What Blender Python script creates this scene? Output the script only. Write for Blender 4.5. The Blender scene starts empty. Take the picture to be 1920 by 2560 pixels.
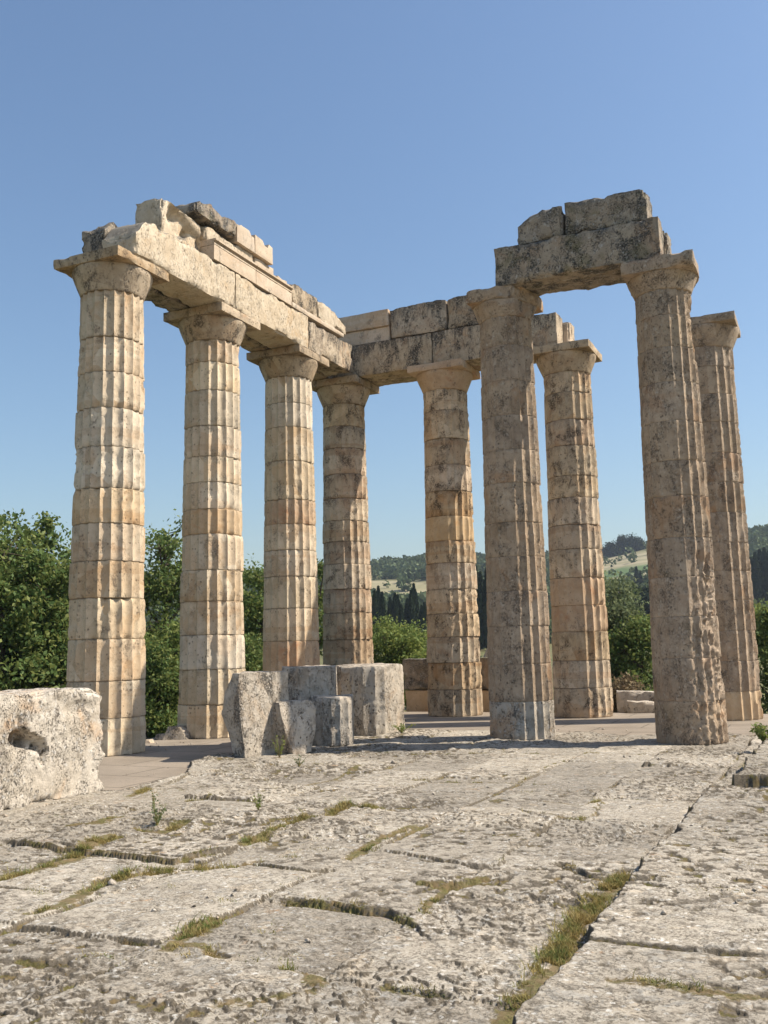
import bpy, bmesh, math, random
import numpy as np
from mathutils import Vector, Matrix

SC = bpy.context.scene
COL = SC.collection
R = math.radians

# ------------------------------------------------------------------ camera
CAMP = (13.6424, -26.8167, 1.9905)
YAW, PITCH, ROLL, FPX = -0.4307, 0.1387, -0.0233, 2421.98
cy, sy, cp, sp = math.cos(YAW), math.sin(YAW), math.cos(PITCH), math.sin(PITCH)
fwd = Vector((sy * cp, cy * cp, sp)); rgt = Vector((cy, -sy, 0)); upv = rgt.cross(fwd)
cr, sr = math.cos(ROLL), math.sin(ROLL)
r2 = cr * rgt + sr * upv; u2 = -sr * rgt + cr * upv
cam = bpy.data.cameras.new('camera')
camo = bpy.data.objects.new('camera', cam); COL.objects.link(camo)
camo.matrix_world = Matrix(((r2.x, u2.x, -fwd.x, CAMP[0]), (r2.y, u2.y, -fwd.y, CAMP[1]),
                            (r2.z, u2.z, -fwd.z, CAMP[2]), (0, 0, 0, 1)))
cam.sensor_fit = 'HORIZONTAL'; cam.sensor_width = 36.0; cam.lens = FPX / 1920 * 36
cam.clip_start = 0.1; cam.clip_end = 12000
SC.camera = camo

# ------------------------------------------------------------------ light
SUN_EL = R(49); SUN_AZ = R(65.4)          # azimuth clockwise from +Y
sund = Vector((math.sin(SUN_AZ) * math.cos(SUN_EL), math.cos(SUN_AZ) * math.cos(SUN_EL), math.sin(SUN_EL)))
w = bpy.data.worlds.new('World'); SC.world = w; w.use_nodes = True
nt = w.node_tree; bg = nt.nodes['Background']
sk = nt.nodes.new('ShaderNodeTexSky'); sk.sky_type = 'NISHITA'; sk.sun_disc = False
sk.sun_elevation = SUN_EL; sk.sun_rotation = SUN_AZ; sk.altitude = 300
sk.air_density = 1.4; sk.dust_density = 1.5; sk.ozone_density = 5.0
nt.links.new(sk.outputs[0], bg.inputs[0]); bg.inputs[1].default_value = 0.098
sl = bpy.data.lights.new('sun', 'SUN'); sl.energy = 5.0; sl.angle = R(0.5); sl.color = (1, 0.91, 0.78)
so = bpy.data.objects.new('sun', sl); COL.objects.link(so)
so.rotation_euler = sund.to_track_quat('Z', 'Y').to_euler(); so.location = (30, 10, 40)
vs = SC.view_settings
vs.view_transform = 'Standard'; vs.look = 'None'; vs.exposure = 0.58; vs.gamma = 1.0; vs.use_curve_mapping = False
SC.cycles.max_bounces = 6; SC.cycles.diffuse_bounces = 3; SC.cycles.transparent_max_bounces = 8

# ------------------------------------------------------------------ numpy noise
def _hash(ix, iy, iz, seed):
    h = (ix.astype(np.uint32) * np.uint32(374761393) + iy.astype(np.uint32) * np.uint32(668265263)
         + iz.astype(np.uint32) * np.uint32(2147483647 - 17) + np.uint32(seed * 1274126177 & 0xffffffff))
    h = (h ^ (h >> np.uint32(13))) * np.uint32(1274126177)
    h = (h ^ (h >> np.uint32(16))) * np.uint32(2246822519)
    h ^= h >> np.uint32(15)
    return h.astype(np.float64) / 4294967295.0 * 2 - 1

def vnoise(x, y, z, seed=0):
    with np.errstate(over='ignore'):
        x, y, z = np.broadcast_arrays(np.asarray(x, float), np.asarray(y, float), np.asarray(z, float))
        fx, fy, fz = np.floor(x), np.floor(y), np.floor(z)
        ix, iy, iz = fx.astype(np.int64) + 100000, fy.astype(np.int64) + 100000, fz.astype(np.int64) + 100000
        tx, ty, tz = x - fx, y - fy, z - fz
        tx = tx * tx * (3 - 2 * tx); ty = ty * ty * (3 - 2 * ty); tz = tz * tz * (3 - 2 * tz)
        out = 0
        for dz in (0, 1):
            wz = tz if dz else 1 - tz
            for dy in (0, 1):
                wy = ty if dy else 1 - ty
                a = _hash(ix, iy + dy, iz + dz, seed); b = _hash(ix + 1, iy + dy, iz + dz, seed)
                out = out + wz * wy * (a + (b - a) * tx)
    return out

def fbm(x, y, z, seed=0, octv=4, gain=0.5, lac=2.03):
    s = 0; a = 1; n = 0
    for i in range(octv):
        s = s + a * vnoise(x, y, z, seed + i * 17); n += a; a *= gain
        x = x * lac + 3.1; y = y * lac + 7.7; z = z * lac + 1.3
    return s / n

def sstep(a, b, x):
    t = np.clip((x - a) / (b - a), 0, 1)
    return t * t * (3 - 2 * t)

# ------------------------------------------------------------------ mesh helpers
def mesh_np(name, V, F, mat, parent=None, smooth=True, sharp=None, loc=None, attrs=None):
    """V (n,3); F (m,4) or (m,3) int array or list of both; one mesh object"""
    Fs = F if isinstance(F, list) else [F]
    Fs = [np.asarray(f, np.int32) for f in Fs if len(f)]
    me = bpy.data.meshes.new(name)
    V = np.asarray(V, np.float32)
    me.vertices.add(len(V)); me.vertices.foreach_set('co', V.ravel())
    idx = np.concatenate([f.ravel() for f in Fs]); tot = np.concatenate([np.full(len(f), f.shape[1], np.int32) for f in Fs])
    st = np.concatenate([[0], np.cumsum(tot)[:-1]]).astype(np.int32)
    me.loops.add(len(idx)); me.loops.foreach_set('vertex_index', idx)
    me.polygons.add(len(tot)); me.polygons.foreach_set('loop_start', st); me.polygons.foreach_set('loop_total', tot)
    me.update(calc_edges=True); me.validate()
    if smooth:
        me.polygons.foreach_set('use_smooth', np.ones(len(me.polygons), bool))
    if sharp: me.set_sharp_from_angle(angle=R(sharp))
    for k, a in (attrs or {}).items():
        at = me.attributes.new(k, 'FLOAT', 'POINT'); at.data.foreach_set('value', np.asarray(a, np.float32))
    me.materials.append(mat)
    o = bpy.data.objects.new(name, me); COL.objects.link(o)
    if parent is not None: o.parent = parent
    if loc is not None: o.location = loc
    return o

def tag(o, label=None, cat=None, group=None, kind=None):
    if label: o['label'] = label
    if cat: o['category'] = cat
    if group: o['group'] = group
    if kind: o['kind'] = kind
    return o

def empty(name, loc):
    o = bpy.data.objects.new(name, None); COL.objects.link(o); o.location = loc; o.empty_display_size = 0.3
    return o

def grid_faces(nr, nc, wrap=False, off=0):
    i, j = np.meshgrid(np.arange(nr - 1), np.arange(nc if wrap else nc - 1), indexing='ij')
    j2 = (j + 1) % nc
    return np.stack([i * nc + j, i * nc + j2, (i + 1) * nc + j2, (i + 1) * nc + j], -1).reshape(-1, 4) + off

# ------------------------------------------------------------------ materials
class NB:
    def __init__(s, name):
        s.m = bpy.data.materials.new(name); s.m.use_nodes = True
        s.t = s.m.node_tree; s.p = s.t.nodes['Principled BSDF']; s.p.inputs['Roughness'].default_value = 0.9
        s.p.inputs['Specular IOR Level'].default_value = 0.25
    def n(s, typ, **kw):
        o = s.t.nodes.new('ShaderNode' + typ)
        for k, v in kw.items(): setattr(o, k, v)
        return o
    def l(s, a, b): s.t.links.new(a, b)
    def val(s, sock, v):
        if hasattr(v, 'is_output'): s.l(v, sock)
        else: sock.default_value = v
    def math(s, op, a, b=0.0, clamp=False):
        o = s.n('Math', operation=op, use_clamp=clamp); s.val(o.inputs[0], a); s.val(o.inputs[1], b); return o.outputs[0]
    def noise(s, vec, scale, detail=4, rough=0.55, dist=0.0):
        o = s.n('TexNoise'); s.l(vec, o.inputs['Vector']); o.inputs['Scale'].default_value = scale
        o.inputs['Detail'].default_value = detail; o.inputs['Roughness'].default_value = rough
        o.inputs['Distortion'].default_value = dist; return o.outputs['Fac']
    def ramp(s, f, a, b):
        o = s.n('MapRange', interpolation_type='SMOOTHSTEP'); s.val(o.inputs[0], f)
        o.inputs[1].default_value = a; o.inputs[2].default_value = b; return o.outputs[0]
    def mix(s, f, a, b, blend='MIX'):
        o = s.n('Mix', data_type='RGBA', blend_type=blend); s.val(o.inputs[0], f)
        for sk_, v in ((o.inputs[6], a), (o.inputs[7], b)):
            if hasattr(v, 'is_output'): s.l(v, sk_)
            else: sk_.default_value = (*v, 1) if len(v) == 3 else v
        return o.outputs[2]
    def mapping(s, vec, scale=(1, 1, 1)):
        o = s.n('Mapping'); s.l(vec, o.inputs[0]); o.inputs['Scale'].default_value = scale; return o.outputs[0]
    def vadd(s, a, b):
        o = s.n('VectorMath', operation='ADD'); s.l(a, o.inputs[0]); s.val(o.inputs[1], b); return o.outputs[0]

def stone(name, a, b, stain=(0.42, 0.22, 0.09), stain_amt=0.5, dark=(0.06, 0.055, 0.05), dark_amt=0.3, pale=(0.6, 0.57, 0.5),
          pale_amt=0.2, moss_amt=0.0, pit=0.5, bump=0.5, streak=1.0, vary=0.12, patch=0.0, top=0.0, speck=0.3, band=0.0, grain=30, crest=0.0):
    s = NB(name)
    tc = s.n('TexCoord'); oi = s.n('ObjectInfo')
    cx = s.n('CombineXYZ')
    for i in range(3): s.l(s.math('MULTIPLY', oi.outputs['Random'], 37.0 + 23 * i), cx.inputs[i])
    P = s.vadd(tc.outputs['Object'], cx.outputs[0])
    PS = s.mapping(P, (1, 1, 1 / (1 + 2 * streak)))
    n1 = s.noise(P, 1.7, 5, 0.6, 0.3); n2 = s.noise(P, 7, 5, 0.65); n3 = s.noise(PS, 3.1, 6, 0.7, 0.4)
    n4 = s.noise(P, 26, 4, 0.7); n5 = s.noise(PS, 9, 5, 0.7, 0.6); n6 = s.noise(P, 1.1, 4, 0.6, 0.8)
    c = s.mix(s.ramp(n1, 0.3, 0.7), a, b)
    c = s.mix(s.math('MULTIPLY', s.ramp(n2, 0.35, 0.75), 0.35), c, tuple(x * 0.72 for x in a))
    c = s.mix(s.math('MULTIPLY', s.ramp(n6, 0.54, 0.68), stain_amt), c, stain)
    if patch:
        v = s.n('TexVoronoi'); s.l(s.mapping(P, (1.0, 1.0, 0.8)), v.inputs['Vector']); v.inputs['Scale'].default_value = 1.9
        sx = s.n('SeparateColor'); s.l(v.outputs['Color'], sx.inputs[0])
        c = s.mix(s.math('MULTIPLY', s.ramp(sx.outputs[0], 0.66, 0.68), patch), c, tuple(min(1, x * 1.12) for x in b))
        c = s.mix(s.math('MULTIPLY', s.ramp(sx.outputs[1], 0.78, 0.8), patch * 0.8), c, tuple(x * y for x, y in zip(a, (0.95, 0.8, 0.66))))
    # pale crusts and lichen spots
    vz = s.n('TexVoronoi'); s.l(P, vz.inputs['Vector']); vz.inputs['Scale'].default_value = 11; vz.inputs['Randomness'].default_value = 1
    sp_ = s.math('MULTIPLY', s.ramp(s.math('ADD', vz.outputs['Distance'], s.math('MULTIPLY', n4, 0.35)), 0.5, 0.38), s.ramp(n3, 0.42, 0.6))
    c = s.mix(s.math('MULTIPLY', sp_, pale_amt), c, pale)
    c = s.mix(s.math('MULTIPLY', s.ramp(n5, 0.55, 0.7), pale_amt * 0.8), c, pale)
    # black weathering, finely broken up
    big = s.ramp(s.noise(s.mapping(P, (0.8, 0.8, 0.5)), 0.9, 3, 0.6), 0.28, 0.5)
    dk = s.math('MULTIPLY', s.math('MULTIPLY', s.ramp(n3, 0.60 - 0.2 * dark_amt, 0.74 - 0.2 * dark_amt), s.ramp(n4, 0.36, 0.54)), big)
    if crest:      # rain-fed black crust running down from the upper edge
        gs = s.n('SeparateXYZ'); s.l(tc.outputs['Generated'], gs.inputs[0])
        run = s.noise(s.mapping(P, (1, 1, 0.12)), 5.5, 4, 0.7)
        dk = s.math('MAXIMUM', dk, s.math('MULTIPLY', s.math('MULTIPLY', s.ramp(s.math('ADD', gs.outputs[2], s.math('MULTIPLY', s.math('SUBTRACT', run, 0.5), 2.2)), 0.62, 1.05), s.ramp(n4, 0.34, 0.52)), crest))
    if top:
        g = s.n('NewGeometry'); sz = s.n('SeparateXYZ'); s.l(g.outputs['Normal'], sz.inputs[0])
        c = s.mix(s.math('MULTIPLY', s.ramp(s.math('ADD', sz.outputs[2], s.math('MULTIPLY', n2, 0.6)), 0.5, 0.85), top), c, s.mix(n4, (0.07, 0.066, 0.06), (0.30, 0.27, 0.22)))
    c = s.mix(s.math('MULTIPLY', dk, min(1, 0.35 + dark_amt)), c, dark)
    if moss_amt:
        c = s.mix(s.math('MULTIPLY', s.ramp(s.noise(P, 1.6, 5, 0.7), 0.54, 0.66), moss_amt), c, (0.11, 0.10, 0.035))
    if speck > 0.3 and patch:
        gj = s.n('SeparateXYZ'); s.l(tc.outputs['Generated'], gj.inputs[0])
        jz = s.math('ABSOLUTE', s.math('SUBTRACT', gj.outputs[2], 0.5))
        c = s.mix(s.math('MULTIPLY', s.ramp(s.math('ADD', jz, s.math('MULTIPLY', s.math('SUBTRACT', n2, 0.5), 0.12)), 0.465, 0.5), 0.6), c, tuple(x * 0.4 for x in a))
    if band:
        nb = s.noise(s.mapping(P, (0.12, 0.12, 2.6)), 1.0, 3, 0.5); nb = s.math('ADD', nb, s.math('MULTIPLY', s.math('SUBTRACT', n2, 0.5), 0.12))
        c = s.mix(s.math('MULTIPLY', s.ramp(nb, 0.57, 0.60), band), c, tuple(x * y for x, y in zip(a, (0.82, 0.66, 0.52))))
    # grain: broken dark dots and short dashes
    g1 = s.noise(s.mapping(s.vadd(P, (5.1, 2.2, 7.7)), (1, 1, 1 / (1 + streak))), grain, 6, 0.8, 0.1)
    spk = s.math('MULTIPLY', s.ramp(g1, 0.52, 0.66), s.ramp(s.math('ADD', n3, s.math('MULTIPLY', s.math('SUBTRACT', n2, 0.5), 0.6)), 0.36, 0.6))
    c = s.mix(s.math('MULTIPLY', spk, speck), c, tuple(x * 0.42 for x in a))
    c = s.mix(s.math('MULTIPLY', s.ramp(g1, 0.44, 0.34), speck * 0.5), c, tuple(min(1, x * 1.15) for x in b))
    # pits
    vp = s.n('TexVoronoi'); s.l(s.vadd(P, (3.3, 1.7, 9.1)), vp.inputs['Vector']); vp.inputs['Scale'].default_value = 24
    pt = s.math('MULTIPLY', s.ramp(vp.outputs['Distance'], 0.26, 0.12), s.ramp(n2, 0.5, 0.62))
    c = s.mix(s.math('MULTIPLY', pt, pit), c, tuple(x * 0.35 for x in a))
    vq = s.n('TexVoronoi'); s.l(s.vadd(s.mapping(P, (1, 1, 0.8)), (7.7, 3.1, 2.3)), vq.inputs['Vector']); vq.inputs['Scale'].default_value = 10
    pq = s.math('MULTIPLY', s.ramp(s.math('ADD', vq.outputs['Distance'], s.math('MULTIPLY', n4, 0.3)), 0.40, 0.27), s.ramp(n1, 0.46, 0.56))
    c = s.mix(s.math('MULTIPLY', pq, pit * 0.85), c, tuple(x * 0.28 for x in a)); pt = s.math('MAXIMUM', pt, pq)
    if vary > 0.08:      # each stone has its own share of brown staining
        rq = s.math('MULTIPLY', s.ramp(s.math('FRACT', s.math('MULTIPLY', oi.outputs['Random'], 5.13)), 0.3, 1.0), s.ramp(n1, 0.36, 0.6))
        c = s.mix(s.math('MULTIPLY', rq, 0.5), c, s.mix(1.0, c, (0.74, 0.60, 0.47), 'MULTIPLY'))
    hs = s.n('HueSaturation'); s.l(c, hs.inputs['Color'])
    s.l(s.math('ADD', s.math('MULTIPLY', oi.outputs['Random'], 2 * vary), 1 - vary), hs.inputs['Value'])
    rr = s.math('FRACT', s.math('MULTIPLY', oi.outputs['Random'], 7.31))
    s.l(s.math('ADD', s.math('MULTIPLY', rr, 2.2 * vary), 1 - 1.1 * vary), hs.inputs['Saturation'])
    s.l(hs.outputs[0], s.p.inputs['Base Color'])
    h = s.math('ADD', s.math('ADD', s.math('MULTIPLY', n2, 0.6), s.math('MULTIPLY', n4, 0.5)), s.math('MULTIPLY', s.noise(P, 75, 3, 0.7), 0.3))
    h = s.math('SUBTRACT', h, s.math('MULTIPLY', spk, speck * 1.4)); h = s.math('SUBTRACT', h, s.math('MULTIPLY', pt, 0.5)); h = s.math('SUBTRACT', h, s.math('MULTIPLY', dk, 0.2))
    bp = s.n('Bump'); bp.inputs['Strength'].default_value = bump; bp.inputs['Distance'].default_value = 0.02
    s.l(h, bp.inputs['Height']); s.l(bp.outputs[0], s.p.inputs['Normal'])
    return s.m

M = {}
M['left'] = stone('pale_limestone', (0.56, 0.45, 0.31), (0.68, 0.575, 0.43), (0.46, 0.26, 0.115), 0.4, dark_amt=0.3, pale=(0.64, 0.55, 0.42), pale_amt=0.4, pit=0.8, bump=0.7, streak=0.2, vary=0.10, patch=0.5, speck=0.5, band=0.3)
M['cap'] = stone('capital_limestone', (0.40, 0.30, 0.195), (0.50, 0.39, 0.265), (0.36, 0.19, 0.085), 0.5, dark=(0.09, 0.07, 0.05), dark_amt=0.55, pale=(0.56, 0.48, 0.37), pale_amt=0.45, pit=0.9, bump=0.8, streak=0.3, vary=0.08, patch=0.5, speck=0.6, top=0.6)
M['back'] = stone('pitted_limestone', (0.52, 0.395, 0.26), (0.62, 0.495, 0.345), (0.40, 0.2, 0.085), 0.45, dark=(0.075, 0.052, 0.034), dark_amt=0.55, crest=0.4, pale=(0.60, 0.52, 0.4), pale_amt=0.4, pit=0.95, bump=0.8, streak=0.2, vary=0.12, patch=0.5, speck=0.8, band=0.4)
M['old'] = stone('old_brown_limestone', (0.36, 0.265, 0.18), (0.48, 0.37, 0.262), (0.38, 0.21, 0.10), 0.5, dark=(0.105, 0.082, 0.062), dark_amt=0.42, pale=(0.52, 0.45, 0.36), pale_amt=0.6, moss_amt=0.15, pit=0.8, bump=0.9, streak=0.3, vary=0.05, speck=0.85, grain=36)
M['arch_new'] = stone('architrave_limestone', (0.50, 0.39, 0.26), (0.61, 0.505, 0.365), (0.50, 0.31, 0.14), 0.45, dark_amt=0.22, pale=(0.64, 0.57, 0.46), pale_amt=0.5, pit=0.5, bump=1.0, streak=1.5, vary=0.06, top=0.9, speck=0.55)
M['smooth'] = stone('new_cut_limestone', (0.53, 0.41, 0.29), (0.61, 0.49, 0.36), (0.48, 0.29, 0.14), 0.3, dark_amt=0.3, pale_amt=0.3, pit=0.4, bump=0.35, streak=0.4, vary=0.07, top=0.6, speck=0.38, band=0.25)
M['arch_back'] = stone('stained_architrave_limestone', (0.42, 0.32, 0.215), (0.53, 0.43, 0.305), (0.40, 0.21, 0.09), 0.4, dark=(0.068, 0.06, 0.05), dark_amt=0.68, crest=0.92, pale=(0.58, 0.52, 0.42), pale_amt=0.5, pit=0.9, bump=1.0, streak=0.6, vary=0.07, top=0.7, speck=0.8)
M['arch_old'] = stone('lichened_grey_stone', (0.31, 0.25, 0.185), (0.40, 0.335, 0.255), (0.40, 0.22, 0.1), 0.3, dark=(0.075, 0.072, 0.066), dark_amt=0.75, crest=0.4, pale=(0.48, 0.455, 0.41), pale_amt=0.8, moss_amt=0.45, pit=0.8, bump=1.1, streak=0.2, vary=0.05, top=0.8, speck=0.8, grain=36)
M['rock'] = stone('weathered_grey_stone', (0.45, 0.38, 0.295), (0.57, 0.50, 0.405), (0.40, 0.23, 0.1), 0.3, dark=(0.085, 0.077, 0.066), dark_amt=0.5, pale=(0.62, 0.58, 0.52), pale_amt=0.6, pit=1.0, bump=1.2, streak=0.7, vary=0.06, speck=0.95, grain=46)
M['rock_warm'] = stone('lichen_spotted_block_stone', (0.46, 0.395, 0.31), (0.56, 0.50, 0.415), (0.50, 0.25, 0.08), 0.45, dark=(0.15, 0.125, 0.10), dark_amt=0.5, pale=(0.60, 0.57, 0.52), pale_amt=0.9, pit=0.9, bump=1.2, streak=0.2, vary=0.02, speck=0.85, grain=40)

# floor slabs
s = NB('worn_floor_limestone')
tc = s.n('TexCoord'); P = tc.outputs['Object']
n1 = s.noise(P, 1.3, 5, 0.6, 0.4); n2 = s.noise(P, 9, 6, 0.7, 0.3); n3 = s.noise(P, 58, 5, 0.8, 0.2); n4 = s.noise(P, 3.3, 5, 0.65, 0.6); n5 = s.noise(P, 19, 5, 0.7, 0.5)
c = s.mix(s.ramp(n1, 0.35, 0.68), (0.335, 0.29, 0.225), (0.42, 0.37, 0.295))
c = s.mix(s.math('MULTIPLY', s.ramp(n4, 0.55, 0.68), 0.4), c, (0.54, 0.42, 0.28))
c = s.mix(s.math('MULTIPLY', s.ramp(n2, 0.5, 0.7), 0.4), c, (0.36, 0.325, 0.27))
v = s.n('TexVoronoi'); s.l(P, v.inputs['Vector']); v.inputs['Scale'].default_value = 15
wl = s.math('MULTIPLY', s.ramp(s.math('ADD', v.outputs['Distance'], s.math('MULTIPLY', n3, 0.6)), 0.62, 0.5), s.ramp(n4, 0.40, 0.56))
c = s.mix(s.math('MULTIPLY', wl, 0.85), c, (0.60, 0.575, 0.52))
atn = s.n('Attribute'); atn.attribute_name = 'tone'; hsv = s.n('HueSaturation'); s.l(c, hsv.inputs['Color']); s.l(s.math('ADD', s.math('MULTIPLY', atn.outputs['Fac'], 0.22), 1.0), hsv.inputs['Value']); c = hsv.outputs[0]
sk1 = s.math('MULTIPLY', s.ramp(n3, 0.50, 0.62), s.ramp(n2, 0.36, 0.56)); sk2 = s.math('MULTIPLY', s.ramp(n5, 0.54, 0.64), s.ramp(n4, 0.36, 0.58))
c = s.mix(s.math('MULTIPLY', s.math('MULTIPLY', s.ramp(n3, 0.46, 0.36), s.ramp(n2, 0.6, 0.42)), 0.6), c, (0.57, 0.53, 0.455))
c = s.mix(s.math('MULTIPLY', sk1, 0.88), c, (0.11, 0.092, 0.07))
c = s.mix(s.math('MULTIPLY', sk2, 0.62), c, (0.15, 0.125, 0.09))
og = s.math('MULTIPLY', s.ramp(s.noise(P, 2.1, 4, 0.7, 1.0), 0.62, 0.7), s.ramp(n5, 0.45, 0.6))
c = s.mix(s.math('MULTIPLY', og, 0.6), c, (0.50, 0.26, 0.10))
n6 = s.noise(P, 4.7, 6, 0.75, 0.8)
c = s.mix(s.math('MULTIPLY', s.ramp(n6, 0.56, 0.6), 0.45), c, (0.30, 0.29, 0.26))
c = s.mix(s.math('MULTIPLY', s.ramp(n6, 0.41, 0.38), 0.4), c, (0.52, 0.485, 0.41))
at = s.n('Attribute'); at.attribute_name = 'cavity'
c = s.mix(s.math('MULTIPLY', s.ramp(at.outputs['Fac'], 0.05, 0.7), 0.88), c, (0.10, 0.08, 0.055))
a2 = s.n('Attribute'); a2.attribute_name = 'soil'
sl_ = s.ramp(s.math('ADD', a2.outputs['Fac'], s.math('MULTIPLY', s.math('SUBTRACT', n5, 0.5), 1.6)), 0.45, 0.75)
c = s.mix(s.math('MULTIPLY', sl_, 0.92), c, s.mix(s.ramp(n2, 0.4, 0.6), (0.17, 0.12, 0.055), (0.14, 0.125, 0.04)))
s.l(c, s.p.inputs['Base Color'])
bp = s.n('Bump'); bp.inputs['Strength'].default_value = 0.75; bp.inputs['Distance'].default_value = 0.013
hh_ = s.math('SUBTRACT', s.math('ADD', s.math('MULTIPLY', n3, 0.7), n5), s.math('ADD', sk1, s.math('MULTIPLY', sk2, 0.8)))
s.l(hh_, bp.inputs['Height']); s.l(bp.outputs[0], s.p.inputs['Normal'])
M['floor'] = s.m

s = NB('grey_paving')
tc = s.n('TexCoord'); P = tc.outputs['Object']
n1 = s.noise(P, 0.7, 4, 0.6); n2 = s.noise(P, 14, 6, 0.75); n3 = s.noise(P, 60, 3, 0.7)
c = s.mix(s.ramp(n1, 0.35, 0.65), (0.225, 0.185, 0.14), (0.29, 0.24, 0.185))
c = s.mix(s.math('MULTIPLY', s.ramp(n2, 0.45, 0.7), 0.5), c, (0.16, 0.135, 0.105))
br = s.n('TexBrick'); s.l(P, br.inputs['Vector']); br.inputs['Scale'].default_value = 1.0; br.inputs['Mortar Size'].default_value = 0.022
br.inputs['Brick Width'].default_value = 1.87; br.inputs['Row Height'].default_value = 1.15
c = s.mix(s.math('MULTIPLY', br.outputs['Fac'], 0.7), c, (0.09, 0.072, 0.05))
c = s.mix(s.math('MULTIPLY', s.ramp(n3, 0.55, 0.68), 0.5), c, (0.40, 0.35, 0.28))
s.l(c, s.p.inputs['Base Color'])
bp = s.n('Bump'); bp.inputs['Strength'].default_value = 0.5; bp.inputs['Distance'].default_value = 0.01
s.l(s.math('ADD', n2, n3), bp.inputs['Height']); s.l(bp.outputs[0], s.p.inputs['Normal'])
M['pave'] = s.m

s = NB('dry_grass_ground')
g = s.n('NewGeometry'); P = g.outputs['Position']
n1 = s.noise(P, 0.05, 5, 0.6); n2 = s.noise(P, 0.9, 6, 0.7); n3 = s.noise(P, 0.02, 4, 0.6, 0.5)
c = s.mix(s.ramp(n2, 0.35, 0.7), (0.10, 0.105, 0.035), (0.20, 0.165, 0.075))
c = s.mix(s.math('MULTIPLY', s.ramp(n1, 0.45, 0.65), 0.6), c, (0.055, 0.075, 0.025))
at = s.n('Attribute'); at.attribute_name = 'field'
wv = s.n('TexNoise'); s.l(s.mapping(P, (0.02, 0.02, 0.35)), wv.inputs['Vector']); wv.inputs['Scale'].default_value = 1.0; wv.inputs['Detail'].default_value = 5
fc = s.mix(s.ramp(wv.outputs['Fac'], 0.4, 0.62), (0.33, 0.28, 0.17), (0.24, 0.215, 0.115))
fc = s.mix(s.math('MULTIPLY', s.ramp(s.noise(P, 0.25, 5, 0.7), 0.55, 0.68), 0.6), fc, (0.14, 0.15, 0.06))
c = s.mix(at.outputs['Fac'], c, fc)
a2 = s.n('Attribute'); a2.attribute_name = 'meadow'
c = s.mix(a2.outputs['Fac'], c, (0.09, 0.14, 0.045))
s.l(c, s.p.inputs['Base Color'])
M['ground'] = s.m

def leafmat(name, a, b, cc, trans=0.35, scale=0.6):
    s = NB(name)
    g = s.n('NewGeometry'); ri = g.outputs['Random Per Island']
    c = s.mix(s.ramp(s.noise(g.outputs['Position'], scale, 3, 0.6), 0.35, 0.65), a, b)
    c = s.mix(s.ramp(ri, 0.55, 1.0), c, cc)
    d = s.n('BsdfDiffuse'); s.l(c, d.inputs[0]); t = s.n('BsdfTranslucent'); s.l(s.mix(0.5, c, tuple(min(1, x * 1.7) for x in cc)), t.inputs[0])
    gl = s.n('BsdfGlossy'); gl.inputs['Roughness'].default_value = 0.6; gl.inputs[0].default_value = (0.5, 0.55, 0.45, 1)
    m1 = s.n('MixShader'); m1.inputs[0].default_value = trans; s.l(d.outputs[0], m1.inputs[1]); s.l(t.outputs[0], m1.inputs[2])
    m2 = s.n('MixShader'); m2.inputs[0].default_value = 0.03; s.l(m1.outputs[0], m2.inputs[1]); s.l(gl.outputs[0], m2.inputs[2])
    s.l(m2.outputs[0], s.t.nodes['Material Output'].inputs[0])
    return s.m
M['leaf'] = leafmat('green_leaves', (0.052, 0.10, 0.026), (0.105, 0.16, 0.045), (0.21, 0.23, 0.07))
M['leaf_pale'] = leafmat('fresh_green_leaves', (0.10, 0.15, 0.035), (0.16, 0.21, 0.055), (0.26, 0.28, 0.085))
M['leaf_grey'] = leafmat('grey_green_leaves', (0.08, 0.11, 0.055), (0.13, 0.16, 0.075), (0.2, 0.22, 0.11))
M['leaf_dark'] = leafmat('dark_needles', (0.014, 0.026, 0.012), (0.024, 0.038, 0.016), (0.035, 0.05, 0.022), 0.1)
M['leaf_wood'] = leafmat('hill_wood_leaves', (0.05, 0.08, 0.034), (0.085, 0.115, 0.045), (0.12, 0.145, 0.065), 0.2, 0.04)
M['dry'] = leafmat('dry_brown_stems', (0.13, 0.085, 0.045), (0.2, 0.14, 0.08), (0.26, 0.2, 0.12), 0.2)
M['grass'] = leafmat('crack_grass', (0.085, 0.13, 0.028), (0.25, 0.18, 0.065), (0.38, 0.30, 0.12), 0.3, 4.0)
M['moss'] = leafmat('crack_moss', (0.12, 0.085, 0.03), (0.15, 0.13, 0.04), (0.22, 0.16, 0.07), 0.2, 3.0)
s = NB('bark'); tc = s.n('TexCoord'); n = s.noise(s.mapping(tc.outputs['Object'], (6, 6, 1)), 3, 5, 0.7)
s.l(s.mix(s.ramp(n, 0.3, 0.7), (0.045, 0.035, 0.025), (0.12, 0.095, 0.07)), s.p.inputs['Base Color']); M['bark'] = s.m

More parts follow.
